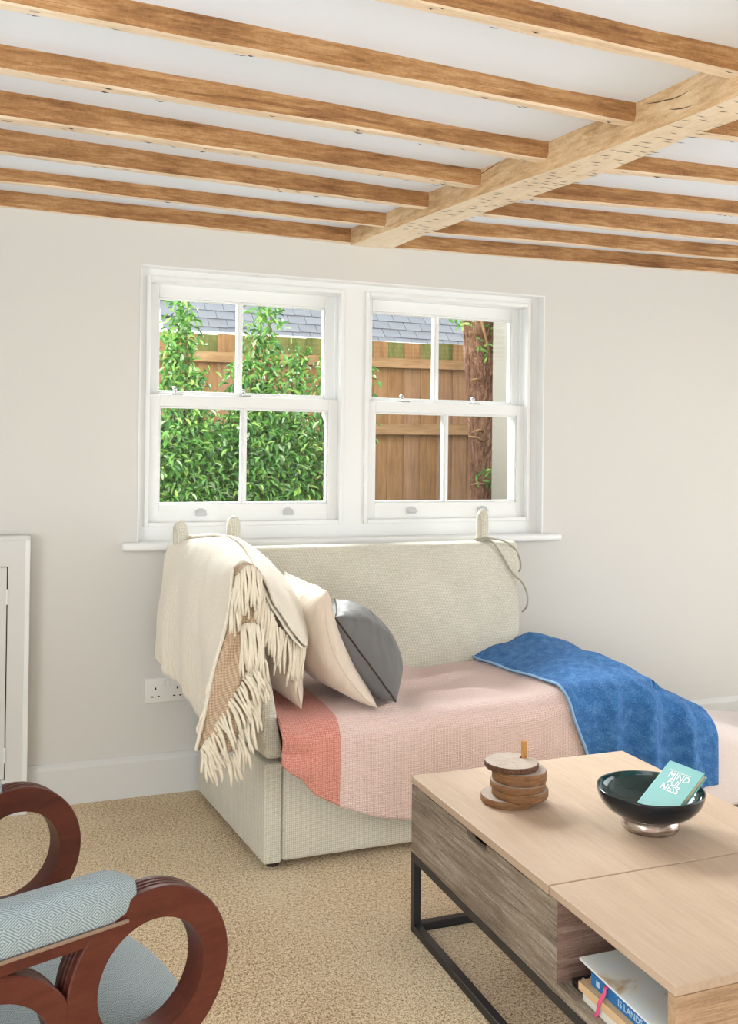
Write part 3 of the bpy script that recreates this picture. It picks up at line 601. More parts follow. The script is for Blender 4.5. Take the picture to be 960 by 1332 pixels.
# folded corner hanging down in front of the arm
Lf = [(.606, 2.652, .893), (.592, 2.648, .755), (.556, 2.655, .613), (.530, 2.648, .49), (.508, 2.644, .395)]
Rg = [(.690, 2.652, .872), (.696, 2.655, .74), (.672, 2.642, .60), (.645, 2.636, .50), (.607, 2.632, .385)]
P = []
for i in range(31):
    a, b = cr(Lf, i/30), cr(Rg, i/30)
    P.append([a.lerp(b, j/14)+Vector((0, -.020*math.sin(math.pi*j/14)+.006*math.sin(j*.9+i*.25), 0)) for j in range(15)])
    for j in range(15): P[-1][j].z += .026*math.sin(math.pi*j/14)*(1-i/30)**4
k = build('folded_corner', MB().grid(P), 'blanket_waffle', blanket, smooth=True); k.modifiers.new('solid', 'SOLIDIFY').thickness = .004; k['label'] = 'tan waffle underside'
edge = [cr(Lf, i/30)+Vector((-.002, -.004, 0)) for i in range(31)]
build('selvedge', MB().tube(edge, .0055, 8), 'blanket_wool', blanket, smooth=True)
rd = random.Random(11)
def tassels(path, n, L, sway, out, r=.0043):
    for i in range(n):
        t = (i+.5+rd.uniform(-.3, .3))/n; p = cr(path, t); l = L*rd.uniform(.8, 1.2); sx = sway[0]+rd.uniform(-.012, .012); sy = sway[1]+rd.uniform(-.006, .004)
        o = Vector(out); pts = []
        for s in range(7):
            f = s/6; pts.append(p+o*(math.sin(f*1.6)*.9)+Vector((sx*f, sy*f, -l*(f**1.12)))+Vector((.003*math.sin(f*5+i), 0, 0)))
        build('tassel', MB().tube(pts, [r*.9, r, r*1.06, r, r*1.05, r, r*.6], 6), 'tassel', blanket, smooth=True)
tassels([(.598, 2.640, .825), (.620, 2.632, .884), (.650, 2.630, .902), (.684, 2.636, .876)], 20, .12, (.0, -.004), (0, -.012, 0))
tassels([(.622, 2.632, .735), (.652, 2.628, .742), (.69, 2.632, .728)], 15, .125, (.006, -.004), (0, -.008, 0))
tassels([(.684, 2.645, .85), (.705, 2.655, .79), (.735, 2.66, .735), (.772, 2.675, .69), (.808, 2.69, .662), (.838, 2.72, .645)], 27, .115, (-.010, -.006), (-.004, -.014, .004))
tassels([(.660, 2.625, .64), (.628, 2.622, .585), (.585, 2.622, .515), (.545, 2.625, .445), (.512, 2.63, .40)], 28, .088, (.026, -.004), (.008, -.010, .004))
tassels([(.690, 2.632, .65), (.675, 2.625, .585), (.655, 2.622, .52), (.63, 2.62, .45), (.600, 2.62, .375)], 22, .085, (.012, -.003), (.006, -.006, .002))
tassels([(.512, 2.63, .40), (.54, 2.625, .385), (.575, 2.622, .378), (.602, 2.622, .375)], 8, .07, (.012, -.003), (0, -.006, 0))
tassels([(.576, 2.66, .665), (.556, 2.655, .60), (.540, 2.65, .54), (.526, 2.65, .48)], 9, .055, (-.014, 0), (-.006, -.003, 0))

# ------------------------------------------------------------------ coffee table
tb = tag(empty('coffee_table', (1.31, 1.75, 0)), 'light wood box coffee table on a black metal frame', 'coffee table')
tx0, tx1, ty0, ty1, tz = .990, 1.632, 1.230, 2.265, .394
bz = .2015; sp = 1.602
bx('lid', 'table_top', tb, tx0-.001, tx1, sp+.002, ty1, .3755, tz, .0015)
bx('top_board', 'table_top', tb, tx0-.001, tx1, ty0, sp-.002, .378, tz, .0015)
pts = [(sp, bz), (ty1-.001, bz), (ty1-.001, .3725), (1.952, .3725), (1.950, .360), (1.942, .353), (1.866, .353), (1.858, .360), (1.858, .3725), (sp, .3725)]
build('front_panel', MB().prism(pts, tx0, tx0+.02, 'x'), 'table_side', tb, bevel=.001)
bx('end_panel', 'table_end', tb, tx0+.02, tx1, ty1-.02, ty1, bz, .3745)
bx('side_panel', 'table_side', tb, tx1-.02, tx1, ty0+.02, ty1-.02, bz, .3745)
bx('divider', 'table_inner', tb, tx0+.001, tx1-.02, sp-.030, sp-.002, bz, .378)
build('divider_edge', MB().box(tx0-.0005, tx0+.001, sp-.030, sp-.002, bz, .378), 'table_side', tb)
bx('shelf', 'table_side', tb, tx0, tx1-.02, ty0+.02, sp-.030, bz, .2215)
bx('storage_floor', 'table_inner', tb, tx0+.02, tx1-.02, sp, ty1-.02, bz, .2115)
bx('back_panel', 'table_inner', tb, 1.33, 1.345, ty0+.02, sp-.030, .2215, .378)
bx('end_board', 'table_end', tb, tx0, tx1, ty0, ty0+.02, bz, .286); bx('end_board', 'table_end', tb, tx0, tx1, ty0, ty0+.02, .288, .377)
mb = MB(); q = .0205
for x in (tx0, tx1-q):
    for y in (ty0, ty1-q): bx('leg', 'black_metal', tb, x, x+q, y, y+q, 0, bz-.001, .001)
for z in (0.0005, bz-q-.001):
    for x in (tx0, tx1-q): bx('rail', 'black_metal', tb, x, x+q, ty0+q, ty1-q, z, z+q, .001)
    for y in (ty0, ty1-q): bx('rail', 'black_metal', tb, tx0+q, tx1-q, y, y+q, z, z+q, .001)

# coasters on a pegged stand
PEG = Vector((1.188, 2.042))
def disc(name, mats, c, r, z0, z1, parent=None, seed=0, tilt=0, side=None):
    mb = MB(); k = 44; rows = []
    def rad(a):
        rr = r*(1+.035*nz(math.cos(a)*1.3+seed, math.sin(a)*1.3, seed))
        d = PEG-Vector(c); pa = math.atan2(d.y, d.x); da = (a-pa+math.pi) % (2*math.pi)-math.pi
        if name == 'coaster' and abs(da) < .2 and rr > d.length-.012: rr = max(.02, d.length-.012)
        return rr
    for z, f in ((z0, .97), (z0+.003, 1), (z1-.003, 1.0), (z1, .975)): rows.append([(c[0]+rad(2*math.pi*j/k)*f*math.cos(2*math.pi*j/k), c[1]+rad(2*math.pi*j/k)*f*math.sin(2*math.pi*j/k), z+tilt*rad(0)*math.cos(2*math.pi*j/k)) for j in range(k)])
    mb.cur = 0; mb.grid(rows, closed=True); mb.cur = 1; mb.add(rows[-1], [tuple(range(k))]); mb.add(rows[0], [tuple(range(k-1, -1, -1))])
    return build(name, mb, mats, parent)
cs = tag(empty('coaster_stand', (1.14, 2.025, tz)), 'round log-slice coaster stand with upright wooden peg on the coffee table', 'coaster stand')
disc('stand_base', ['coaster_side', 'coaster_top'], (1.137, 2.025), .066, tz+.0003, .4115, cs, 1)
bx('peg', 'peg', cs, PEG.x-.006, PEG.x+.006, PEG.y-.004, PEG.y+.004, .4115, .527, .001)
for i, (c, r, z0, z1, sd_, lb, mt) in enumerate([((1.160, 2.010), .067, .4118, .431, 4, 'lowest log-slice coaster, resting on the stand base', 'coaster_side'), ((1.154, 2.012), .066, .4313, .4475, 5, 'second log-slice coaster up, with dark bark patch', 'coaster_side'),
        ((1.161, 2.015), .065, .4478, .4735, 6, 'thick pale log-slice coaster just beneath the top one', 'coaster_side'), ((1.146, 2.028), .0645, .4738, .488, 7, 'topmost log-slice coaster with dark bark rim', 'bark_edge')]):
    tag(disc('coaster', [mt, 'coaster_top'], c, r, z0, z1, None, sd_), lb, 'coaster', 'log-slice coasters stacked on the stand')

# bowl with a book standing in it
bc = (1.356, 1.777)
bowl = tag(empty('bowl', (*bc, tz)), 'glossy dark footed bowl on the coffee table', 'bowl')
ro = []; ri = []
for i in range(15):
    t = i/14; a = t*math.pi/2; ro.append((.050+(.1165-.050)*math.sin(a)**.9, .028+.058*(1-math.cos(a))**.85))
for i in range(15):
    t = 1-i/14; a = t*math.pi/2; ri.append((max(.0005, .1135*math.sin(a)**.85), .036+.051*(1-math.cos(a))**.9))
mb = MB(); mb.lathe([(.03, .030)]+ro+[(.1162, .0885), (.1140, .0885)], (*bc, tz), 56); mb.cur = 1; mb.lathe([(.1140, .0885)]+ri, (*bc, tz), 56)
build('vessel', mb, ['bowl_outer', 'bowl_inner'], bowl, smooth=True)
build('foot', MB().lathe([(.001, .0003), (.058, .0003), (.062, .004), (.063, .012), (.060, .022), (.056, .028), (.052, .032), (.03, .033)], (*bc, tz), 44), 'bowl_foot', bowl, smooth=True)
A = Vector((1.4277, 1.80, .5284)); B = Vector((1.4415, 1.7012, .5284)); D = Vector((1.3349, 1.787, .4548))
er = (B-A).normalized(); eu = (A-D).normalized(); en = er.cross(eu).normalized(); bw, bh, bt = .0995, .127, .014
bk = tag(empty('book', tuple(A-eu*bh)), 'small teal book with white lettering standing in the dark bowl', 'book')
def ob(r0, r1, u0, u1, n0, n1):
    f = lambda r, u, n_: A+er*r-eu*u+en*n_
    return MB().hexa([f(r0, u1, n0), f(r1, u1, n0), f(r1, u0, n0), f(r0, u0, n0), f(r0, u1, n1), f(r1, u1, n1), f(r1, u0, n1), f(r0, u0, n1)])
build('front_cover', ob(0, bw, 0, bh, -.002, 0), 'book_teal', bk, bevel=.0006); build('back_cover', ob(0, bw, 0, bh, -bt, -bt+.002), 'book_teal', bk, bevel=.0006)
build('spine', ob(-.001, .0015, 0, bh, -bt, 0), 'book_teal_side', bk, bevel=.0006); build('page_block', ob(.0015, bw-.004, .003, bh-.003, -bt+.002, -.002), 'pages', bk)
def text(body, size, mat, parent, o, ex, ey, ez, name='lettering', align='CENTER', ext=.00015, sx=1):
    cu = bpy.data.curves.new(name, 'FONT'); cu.body = body; cu.size = size; cu.align_x = align; cu.align_y = 'CENTER'; cu.extrude = ext; cu.resolution_u = 2
    tmp = bpy.data.objects.new('tmp', cu); COL.objects.link(tmp); bpy.context.view_layer.update()
    me = bpy.data.meshes.new_from_object(tmp.evaluated_get(bpy.context.evaluated_depsgraph_get())); bpy.data.objects.remove(tmp)
    mm = Matrix((ex*sx, ey, ez)).transposed().to_4x4(); mm.translation = o-worldloc(parent); me.transform(mm); me.materials.clear(); me.materials.append(M[mat])
    ob_ = bpy.data.objects.new(name, me); COL.objects.link(ob_); ob_.parent = parent; return ob_
for body, sz, r_, u_ in (('THE LITTLE BOOK OF', .0062, .046, .022), ('MIND', .0235, .051, .034), ('FUL', .0235, .050, .0505), ('NESS', .0235, .049, .067)):
    text(body, sz, 'print_white', bk, A+er*r_-eu*u_+en*.0004, er, eu, en, sx=1.0)

# contents of the open shelf
SZ = .2218
def book(name, mat, x0, x1, y0, y1, z0, z1, label, pages='paper', rot=0, spine=True):
    root = empty(name, ((x0+x1)/2, (y0+y1)/2, z0), R(rot)); cx, cy = (x0+x1)/2, (y0+y1)/2; X, Y, Z = (x1-x0)/2, (y1-y0)/2, z1-z0
    t = .0015
    build('page_block', MB().box(-X+.002, X-.003, -Y+.003, Y-.003, t, Z-t), pages, root, local=True)
    build('cover', MB().box(-X, X, -Y, Y, 0, t).box(-X, X, -Y, Y, Z-t, Z).box(-X-.0005, -X+.002, -Y, Y, 0, Z), mat, root, local=True, bevel=.0004)
    return tag(root, label, 'book')
book('book', 'book_cream', 1.004, 1.16, 1.275, 1.508, SZ, .2400, 'white paperback at the bottom of the pile inside the coffee table', rot=-1.5)
b2 = book('book', 'book_tan', 1.002, 1.15, 1.280, 1.515, .2402, .2560, 'tan-spined paperback above the white one in the coffee table', rot=1)
b3 = book('book', 'book_blue', 1.014, 1.16, 1.285, 1.494, .2562, .2790, 'blue paperback with pale lettering beneath the magazines', rot=0)
o3 = worldloc(b3)
text('IS LANDS', .017, 'print_pale_blue', b3, o3+Vector((-.0738, -.012, .0112)), Vector((0, -1, 0)), Vector((0, 0, 1)), Vector((-1, 0, 0)), ext=.0002)
build('emblem', MB().box(-.0740, -.0735, .078, .088, .006, .016), 'print_pale_blue', b3, local=True)
rb = MB(); pth = [(1.030, 1.445, .2796), (1.008, 1.4420, .2795), (1.0050, 1.441, .270), (.9975, 1.446, .250), (.9985, 1.452, .232), (.996, 1.456, .2225)]
L = [cr(pth, i/24) for i in range(25)]; rb.grid([[q+Vector((0, -.004, 0)), q+Vector((0, .004, 0))] for q in L])
k = build('bookmark_ribbon', rb, 'ribbon', b3, smooth=True); k.modifiers.new('solid', 'SOLIDIFY').thickness = .0008; k['label'] = 'bright pink ribbon'
for i, (z0, z1, dx, dy, mt, lb) in enumerate([(.2796, .2830, .004, -.010, 'paper', 'white-edged magazine lying directly on the blue paperback'), (.2834, .2868, -.006, .004, 'paper', 'white-edged magazine in the middle of the shelf pile'), (.2872, .2915, -.010, .008, 'magazine_cover', 'magazine with a pale patterned cover on top of the shelf pile')]):
    mg = MB(); nx_, ny_ = 8, 12; x0, x1, y0, y1 = 1.010+dx, 1.20+dx, 1.270+dy*.5, 1.504+dy
    def S(u, v, top): 
        z = (z1 if top else z0)+.010*(u-.5)*(v) * 0+.008*v*(1-.2*u)
        return (x0+(x1-x0)*u, y0+(y1-y0)*v, z)
    mg.grid([[S(i_/nx_, j/ny_, 1) for j in range(ny_+1)] for i_ in range(nx_+1)]); mg.cur = 1; mg.grid([[S(i_/nx_, j/ny_, 0) for j in range(ny_+1)] for i_ in range(nx_+1)])
    for e in (0, 1):
        mg.grid([[S(e, j/ny_, t) for j in range(ny_+1)] for t in (0, 1)]); mg.grid([[S(i_/nx_, e, t) for i_ in range(nx_+1)] for t in (0, 1)])
    tag(build('magazine', mg, [mt, 'paper']), lb, 'magazine', 'magazines piled on the open shelf')
rm = tag(empty('remote_control', (1.04, 1.535, SZ)), 'black remote control lying beside the books in the coffee table', 'remote control')
bx('body', 'black_plastic', rm, 1.012, 1.15, 1.518, 1.556, SZ+.0002, .238, .004, 3)
for i in range(4):
    for j in range(2): build('button', MB().lathe([(.003, 0), (.003, .0012), (.0005, .0015)], (1.03+i*.018, 1.53+j*.013, .238), 8), 'paint_metal', rm)
bg_ = MB(); rd2 = random.Random(3); rows = []
for i in range(9):
    t = i/8; z = .292+.045*t; r = .030*math.sin(math.pi*min(.98, t+.15))**.6+.002
    rows.append([(1.065+r*1.3*math.cos(a)*(1+.35*nz(a*2, t*5, 1)), 1.282+.7*r*math.sin(a)*(1+.35*nz(a*2, t*5, 4)), z+.006*nz(a*3, t*6, 2)) for a in [j*2*math.pi/18 for j in range(18)]])
bg_.grid(rows, closed=True); bg_.add(rows[0], [tuple(range(17, -1, -1))]); bg_.add(rows[-1], [tuple(range(18))])
tag(build('plastic_packet', bg_, 'bag_blue'), 'crumpled pale blue plastic packet on the magazines', 'packet')

# ------------------------------------------------------------------ armchair
CA = math.atan2(.341, .940)
ch = tag(empty('armchair', (.2109, 1.3044, 0), CA), 'mahogany armchair with looped arms and blue-grey diamond upholstery', 'armchair')
def annulus(c, r0, r1, s0, s1, k=56):
    """flat wooden hoop with reeded outer edge; lies in the x-z plane, thickness along y"""
    T = s1-s0; prof = [(r0, 0), (r1-.002, 0), (r1, .002)]
    for a in (.30, .5, .70): prof += [(r1, (a-.06)*T), (r1-.0022, (a-.035)*T), (r1-.0022, (a+.035)*T), (r1, (a+.06)*T)]
    prof += [(r1, T-.002), (r1-.002, T), (r0, T), (r0-.0, T*.5), (r0, 0)]
    mb = MB(); mb.grid([[(c[0]+r*math.cos(2*math.pi*j/k), s0+y, c[1]+r*math.sin(2*math.pi*j/k)) for j in range(k)] for r, y in prof], closed=True); return mb
for s0 in (0.0, .487):
    s1 = s0+.042
    mb = annulus((-.017, .518), .078, .1185, s0, s1); q = annulus((-.238, .470), .088, .120, s0+.001, s1-.001); mb.add(q.v, q.f)
    mb.box(-.46, -.056, s0+.002, s1-.002, .588, .609)                                  # rail under the pad
    fr_ = build('arm_frame', mb, 'mahogany', ch, local=True)
    for p in fr_.data.polygons: p.use_smooth = True
    e = fr_.modifiers.new('edge', 'EDGE_SPLIT'); e.split_angle = R(35)
    rows = []; k = 20                                                                  # pad
    for i in range(25):
        t = i/24; a = -.040-.41*t; en_ = (min(1, t/.09)**.5)*(min(1, (1-t)/.05)**.5); en_ = max(en_, .12)
        rows.append([(a, (s0+s1)/2+.0275*(.55+.45*en_)*math.copysign(abs(math.cos(b))**.6, math.cos(b)), .633+(.030*math.copysign(abs(math.sin(b))**.7, math.sin(b)))*(.45+.55*en_)+(.004 if math.sin(b) > 0 else 0)) for b in [2*math.pi*j/k for j in range(k)]])
    mb = MB(); mb.grid(rows, closed=True); mb.add(rows[0], [tuple(range(k-1, -1, -1))]); mb.add(rows[-1], [tuple(range(k))])
    pad = build('arm_pad', mb, 'chair_fabric', ch, local=True, smooth=True)
    build('braid', MB().tube([(-.055-.39*i/20, s0-.0035, .6075) for i in range(21)], .0028, 6), 'braid', pad, smooth=True, local=True)
    yc = (s0+s1)/2
    build('leg', MB().hexa([(-.045, yc-.015, 0), (-.015, yc-.015, 0), (-.015, yc+.015, 0), (-.045, yc+.015, 0), (-.062, yc-.02, .43), (.012, yc-.02, .43), (.012, yc+.02, .43), (-.062, yc+.02, .43)]), 'mahogany', ch, local=True, bevel=.004)
    build('leg', MB().hexa([(-.56, yc-.015, 0), (-.53, yc-.015, 0), (-.53, yc+.015, 0), (-.56, yc+.015, 0), (-.48, yc-.018, .60), (-.44, yc-.018, .60), (-.44, yc+.018, .60), (-.48, yc+.018, .60)]), 'mahogany', ch, local=True, bevel=.004)
def seatP(u, v, top):
    s = .045+(.484-.045)*v; fa = .070+.056*math.sin(math.pi*v)**.7; a = -.46+(fa+.46)*u
    ed = (min(1, (1-u)/.16)*min(1, u/.1))**.5; es = (min(1, v/.1)*min(1, (1-v)/.1))**.5
    return (a, s, (.392+.050*min(ed, 1)*(.55+.45*es)+.008*math.sin(math.pi*u)*math.sin(math.pi*v)) if top else .375)
mb = MB(); N = 30
us = [.5-.5*math.cos(math.pi*i/N) for i in range(N+1)]
mb.grid([[seatP(u, v, 1) for v in us] for u in us]); mb.grid([[seatP(u, v, 0) for v in us] for u in us])
for e in (0, 1): mb.grid([[seatP(e, v, t) for v in us] for t in (0, 1)]); mb.grid([[seatP(u, e, t) for u in us] for t in (0, 1)])
build('seat', mb, 'chair_fabric', ch, local=True, smooth=True)
mb = MB(); mb.grid([[(x_, s_, z_) for s_, x_ in [(.045+.44*i/20, .066+.056*math.sin(math.pi*i/20)**.7+o_) for i in range(21)]] for o_, z_ in ((0, .388), (.004, .384), (.004, .335), (-.02, .335), (-.02, .388), (0, .388))])
build('seat_rail', mb, 'mahogany', ch, local=True); build('seat_rail', MB().box(-.45, -.05, .044, .062, .335, .376), 'mahogany', ch, local=True); build('seat_rail', MB().box(-.45, -.05, .467, .485, .335, .376), 'mahogany', ch, local=True)
build('backrest', MB().hexa([(-.47, .045, .40), (-.42, .045, .40), (-.42, .485, .40), (-.47, .485, .40), (-.60, .045, .95), (-.54, .045, .95), (-.54, .485, .95), (-.60, .485, .95)]), 'chair_fabric', ch, local=True, bevel=.02, seg=4)

# ------------------------------------------------------------------ outside
tag(build('garden_ground', MB().box(-6, 12, WY+.3, 22, -.1, -.02), 'ground'), 'bare garden ground outside the window', kind='structure')
tag(build('wall_outside', MB().box(2.6, 4.7, WY+.3, 4.86, -.02, 4.0), 'render_wall'), 'cream rendered outside wall beside the tree trunk', kind='structure')
fence = tag(empty('fence', (1.8, 6.02, -.02)), 'brown board fence with two rails behind the shrubs', 'fence')
rd = random.Random(21); x = -1.6; i = 0
while x < 5.2:
    wd = rd.uniform(.108, .128); h = 1.965+.012*(x-1.5)+rd.uniform(-.004, .004); sk = rd.uniform(0, .006)
    mt = rd.choice(['fence_wood', 'fence_wood', 'fence_wood_b'])
    b_ = build('board', MB().hexa([(x, 6.018, -.02), (x+wd+.012, 6.028, -.02), (x+wd+.012, 6.036, -.02), (x, 6.034, -.02), (x, 6.018+sk, h-.135), (x+wd+.012, 6.028+sk, h-.135), (x+wd+.012, 6.036+sk, h-.135), (x, 6.034+sk, h-.135)]), mt, fence)
    build('board_top', MB().hexa([(x, 6.018+sk, h-.135), (x+wd+.012, 6.028+sk, h-.135), (x+wd+.012, 6.036+sk, h-.135), (x, 6.034+sk, h-.135), (x, 6.018+sk, h), (x+wd+.012, 6.028+sk, h), (x+wd+.012, 6.036+sk, h), (x, 6.034+sk, h)]), 'fence_green' if rd.random() < .72 else 'fence_wood', b_)
    x += wd; i += 1
for za, zb_ in ((1.785, 1.85), (1.335, 1.405), (.5, .57)):
    for x0, x1 in ((-1.6, .55), (.555, 2.05), (2.055, 3.6), (3.605, 5.2)):
        t0 = .012*(x0-1.5); t1 = .012*(x1-1.5)
        build('rail', MB().hexa([(x0, 5.982, za+t0), (x1, 5.982, za+t1), (x1, 6.016, za+t1), (x0, 6.016, za+t0), (x0, 5.99, zb_+t0), (x1, 5.99, zb_+t1), (x1, 6.016, zb_+t1), (x0, 6.016, zb_+t0)]), 'fence_rail', fence)
# neighbouring outbuilding with slate roof
ob_ = tag(empty('outbuilding', (3.4, 8.4, -.02)), 'slate-roofed outbuilding rising behind the fence', 'outbuilding')
ey, ez, pit = 7.4, 2.12, R(44)
build('wall', MB().box(1.3, 6.5, 7.6, 9.8, -.02, 2.2), 'render_wall', ob_)
def rp(x, s, n_): return (x, ey+s*math.cos(pit)-n_*math.sin(pit), ez+s*math.sin(pit)+n_*math.cos(pit))
def rq(x0, x1, s0, s1, n0, n1): return MB().hexa([rp(x0, s0, n0), rp(x1, s0, n0), rp(x1, s1, n0), rp(x0, s1, n0), rp(x0, s0, n1), rp(x1, s0, n1), rp(x1, s1, n1), rp(x0, s1, n1)])
roof = build('roof', rq(1.12, 6.6, 0, 2.4, -.08, 0), 'slate', ob_)
bx('fascia', 'fascia', ob_, 1.10, 6.6, ey-.06, ey-.03, ez-.045, ez+.022)
build('bargeboard', rq(1.07, 1.125, -.05, 2.4, -.12, .03), 'fascia', ob_)
rd = random.Random(9); proto = {}
for r_ in range(11):
    s0 = r_*.112-.03; x = 1.125+(.07 if r_ % 2 else 0)
    if r_ % 2: xs_ = [1.125]
    while x < 4.6:
        wd = .148
        if 'm' not in proto:
            b_ = build('slate', MB().hexa([(0, 0, 0), (wd-.004, 0, 0), (wd-.004, .20, -.010), (0, .20, -.010), (0, 0, .010), (wd-.004, 0, .010), (wd-.004, .20, 0), (0, .20, 0)]), 'slate', roof, local=True); proto['m'] = b_.data
        else:
            b_ = bpy.data.objects.new('slate', proto['m']); COL.objects.link(b_); b_.parent = roof
        b_.rotation_euler = (pit, 0, rd.uniform(-.008, .008)); b_.location = Vector(rp(x, s0+rd.uniform(-.004, .004), .012))-worldloc(roof)
        x += wd
    if r_ > 7: continue
build('ridge', MB().tube([(1.1, ey+2.4*math.cos(pit), ez+2.4*math.sin(pit)), (6.6, ey+2.4*math.cos(pit), ez+2.4*math.sin(pit))], .06, 8), 'slate', ob_)

# shrubs
def shrub(xc, yc, hw, dep, zlo, zhi, nleaf, seed, label, spires=(), lowthin=.95, name='shrub'):
    rd = random.Random(seed); root = tag(empty(name, (xc, yc, -.02)), label, 'shrub', None)
    st = MB(); tips = []
    for i in range(9):
        a = (xc+rd.uniform(-.1, .1), yc+rd.uniform(-.06, .06), -.02); tx = xc+rd.uniform(-hw, hw)*.9; ty = yc+rd.uniform(-dep, dep)*.7; tzz = rd.uniform(zlo+(zhi-zlo)*.6, zhi)
        if i < len(spires): tx, tzz = spires[i][0], spires[i][1]
        pth = [a, ((a[0]+tx)/2+rd.uniform(-.05, .05), (a[1]+ty)/2, tzz*.45), (tx, ty, tzz)]; tips.append(pth)
        st.tube([cr(pth, k/10) for k in range(11)], [.010*(1-k/12) for k in range(11)], 5)
    build('stem', st, 'stem', root)
    lf = MB(); n_ = 0
    while n_ < nleaf:
        if rd.random() < .42 or not spires:
            x = xc+rd.gauss(0, .5)*hw; z = rd.uniform(zlo, zhi-.22 if spires else zhi); y = yc+rd.uniform(-dep, dep)
            if abs(x-xc) > hw: continue
            if z < lowthin and rd.random() < .65: continue
        else:
            pth = tips[rd.randrange(len(tips))] if rd.random() < .6 else tips[rd.randrange(max(1, len(spires)))]
            t = rd.uniform(.45, 1.0); q = cr(pth, t); sp_ = .03+.12*(1-t); x, y, z = q.x+rd.gauss(0, sp_), q.y+rd.gauss(0, sp_), q.z+rd.gauss(0, .035)
            if z < lowthin and rd.random() < .65: continue
        n_ += 1; L = rd.uniform(.032, .058); W = L*rd.uniform(.28, .38)
        d = Vector((rd.uniform(-1, 1), rd.uniform(-1, .6), rd.uniform(-1.0, .35))).normalized(); sd = d.cross(Vector((rd.uniform(-.4, .4), rd.uniform(-.4, .4), 1))).normalized(); nn = sd.cross(d)
        p = Vector((x, y, z)); lf.cur = rd.choices((0, 1, 2, 3), (5, 4, 2.5, 1))[0]
        lf.add([p, p+d*L*.35+sd*W*.5+nn*.006, p+d*L*.72+sd*W*.42+nn*.003, p+d*L-nn*.008, p+d*L*.72-sd*W*.42+nn*.003, p+d*L*.35-sd*W*.5+nn*.006, p+d*L*.5-nn*.003], [(0, 1, 6), (1, 2, 6), (2, 3, 6), (3, 4, 6), (4, 5, 6), (5, 0, 6)])
    tag(build('foliage', lf, ['leaf_a', 'leaf_b', 'leaf_c', 'leaf_d'], root), kind='stuff')
    return root
shrub(.83, 4.85, .26, .22, .35, 1.60, 4600, 1, 'leafy green shrub with one tall narrow spire in front of the fence', spires=((.81, 1.98), (.83, 1.9), (.80, 1.8)))
shrub(1.10, 4.95, .20, .22, .35, 1.58, 2800, 2, 'low leafy shrub growing between the two taller spires', spires=((1.12, 1.66),))
shrub(1.30, 4.85, .22, .22, .35, 1.65, 4800, 3, 'leafy green shrub with a broad double top against the fence', spires=((1.25, 2.02), (1.27, 1.96), (1.42, 1.75), (1.38, 1.72), (1.24, 1.85)))
shrub(1.60, 4.95, .20, .22, .35, 1.55, 2200, 4, 'thin leafy shrub beside the window mullion', spires=((1.58, 1.68), (1.70, 1.6)))

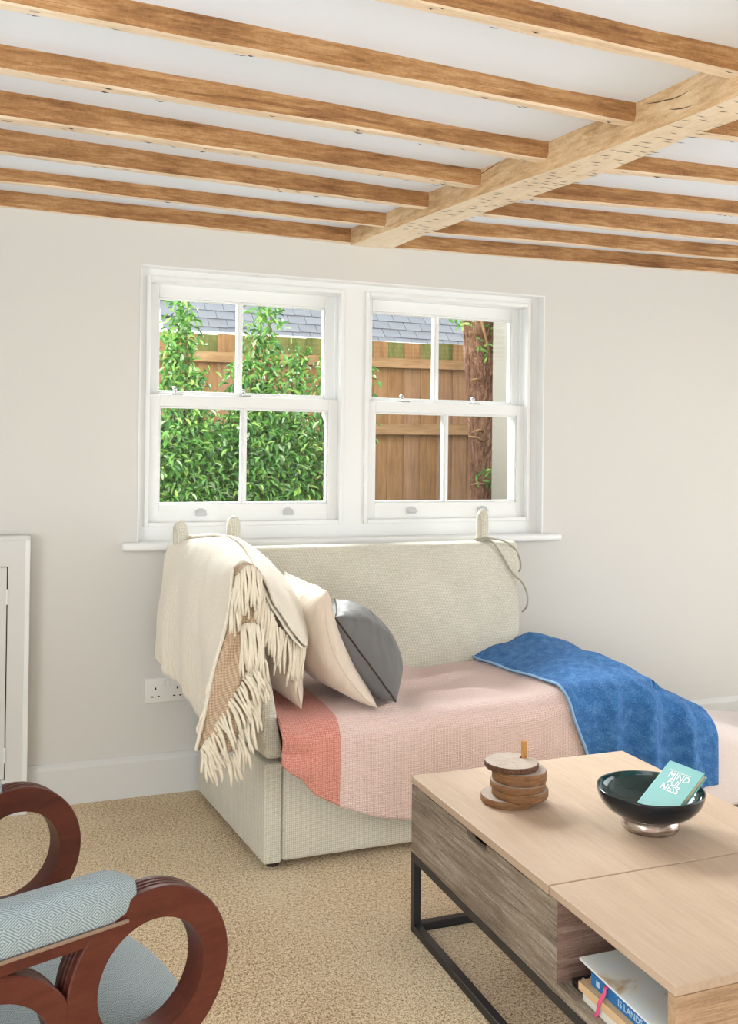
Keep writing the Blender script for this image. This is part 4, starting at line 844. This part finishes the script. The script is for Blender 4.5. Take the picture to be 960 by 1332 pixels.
# tree trunk with ragged bark
tr_ = tag(empty('tree', (2.70, 5.2, -.02)), 'rough-barked tree trunk with broken branch stubs beside the outside wall', 'tree')
mb = MB(); k = 36; nz_ = 90; rows = []
for i in range(nz_+1):
    z = -.02+4.0*i/nz_; cx = 2.745-.038*(z-.95); r0 = .085+.028*max(0, z-.9)
    rows.append([(cx+(r0*(1+.16*nz(math.cos(a)*3, math.sin(a)*3, z*1.3)+.16*nz(math.cos(a)*7, math.sin(a)*7, z*4)))*math.cos(a), 5.2+(r0*(1+.3*nz(math.cos(a)*5, math.sin(a)*5, z*2.5)))*math.sin(a), z) for a in [2*math.pi*j/k for j in range(k)]])
mb.grid(rows, closed=True); build('trunk', mb, 'bark', tr_)
rd = random.Random(31); fl = MB()
for _ in range(900):
    a = rd.uniform(math.pi, 2*math.pi); z = rd.uniform(.7, 2.3); cx = 2.745-.038*(z-.95); r0 = (.085+.028*max(0, z-.9))*1.03
    p = Vector((cx+r0*math.cos(a), 5.2+r0*math.sin(a), z)); t = Vector((-math.sin(a), math.cos(a), 0)); o_ = Vector((math.cos(a), math.sin(a), 0)); L = rd.uniform(.03, .09); W = rd.uniform(.006, .014)
    fl.add([p-t*W, p+t*W, p+t*W*.6+Vector((rd.uniform(-.01, .01), 0, L))+o_*rd.uniform(.004, .022), p-t*W*.6+Vector((0, 0, L*.8))+o_*rd.uniform(.004, .022), p+o_*.012+Vector((0, 0, L*.4))], [(0, 1, 4), (1, 2, 4), (2, 3, 4), (3, 0, 4)])
tag(build('bark_flake', fl, 'bark', tr_), kind='stuff')
for z, dx, dz, L in ((1.92, -1, .15, .10), (1.66, -1, -.05, .10), (1.62, .4, -.02, .12), (1.45, -1, .25, .12), (1.36, -1, -.1, .10), (1.30, -1, .18, .13), (1.04, -1, .0, .12), (1.85, .9, .25, .10)):
    cx = 2.745-.038*(z-.95); r0 = .085; s = Vector((cx+dx*.06, 5.11, z)); e_ = s+Vector((dx*L, -.07, dz*L))
    build('branch_stub', MB().tube([s, s.lerp(e_, .5)+Vector((0, 0, .006)), e_], [.010, .007, .004], 6), 'fence_rail', tr_, smooth=True)
build('dead_branch', MB().tube([(2.60, 5.06, 2.12), (2.64, 5.05, 1.95), (2.69, 5.06, 1.80)], [.009, .009, .006], 6), 'fence_rail', tr_, smooth=True)
lf = MB(); rd = random.Random(8)
for cxx, czz, nn_ in ((2.48, 2.02, 34), (2.76, 1.96, 40), (2.66, 1.86, 14), (2.70, 1.14, 16)):
    for _ in range(nn_):
        p = Vector((cxx+rd.gauss(0, .04), 5.06+rd.uniform(-.03, .03), czz+rd.gauss(0, .04))); d = Vector((rd.uniform(-1, 1), -.2, rd.uniform(-1, .5))).normalized(); s = d.cross(Vector((0, -1, .2))).normalized(); L = .05
        lf.cur = rd.choice((0, 1, 2)); lf.add([p, p+d*L*.5+s*.008, p+d*L, p+d*L*.5-s*.008], [(0, 1, 2, 3)])
tag(build('sprig', lf, ['leaf_a', 'leaf_b', 'leaf_c'], tr_), kind='stuff')
shrub(1.84, 5.0, .12, .08, 1.25, 1.70, 240, 6, 'few leaves of a shrub peeping past the mullion in front of the fence', lowthin=0)
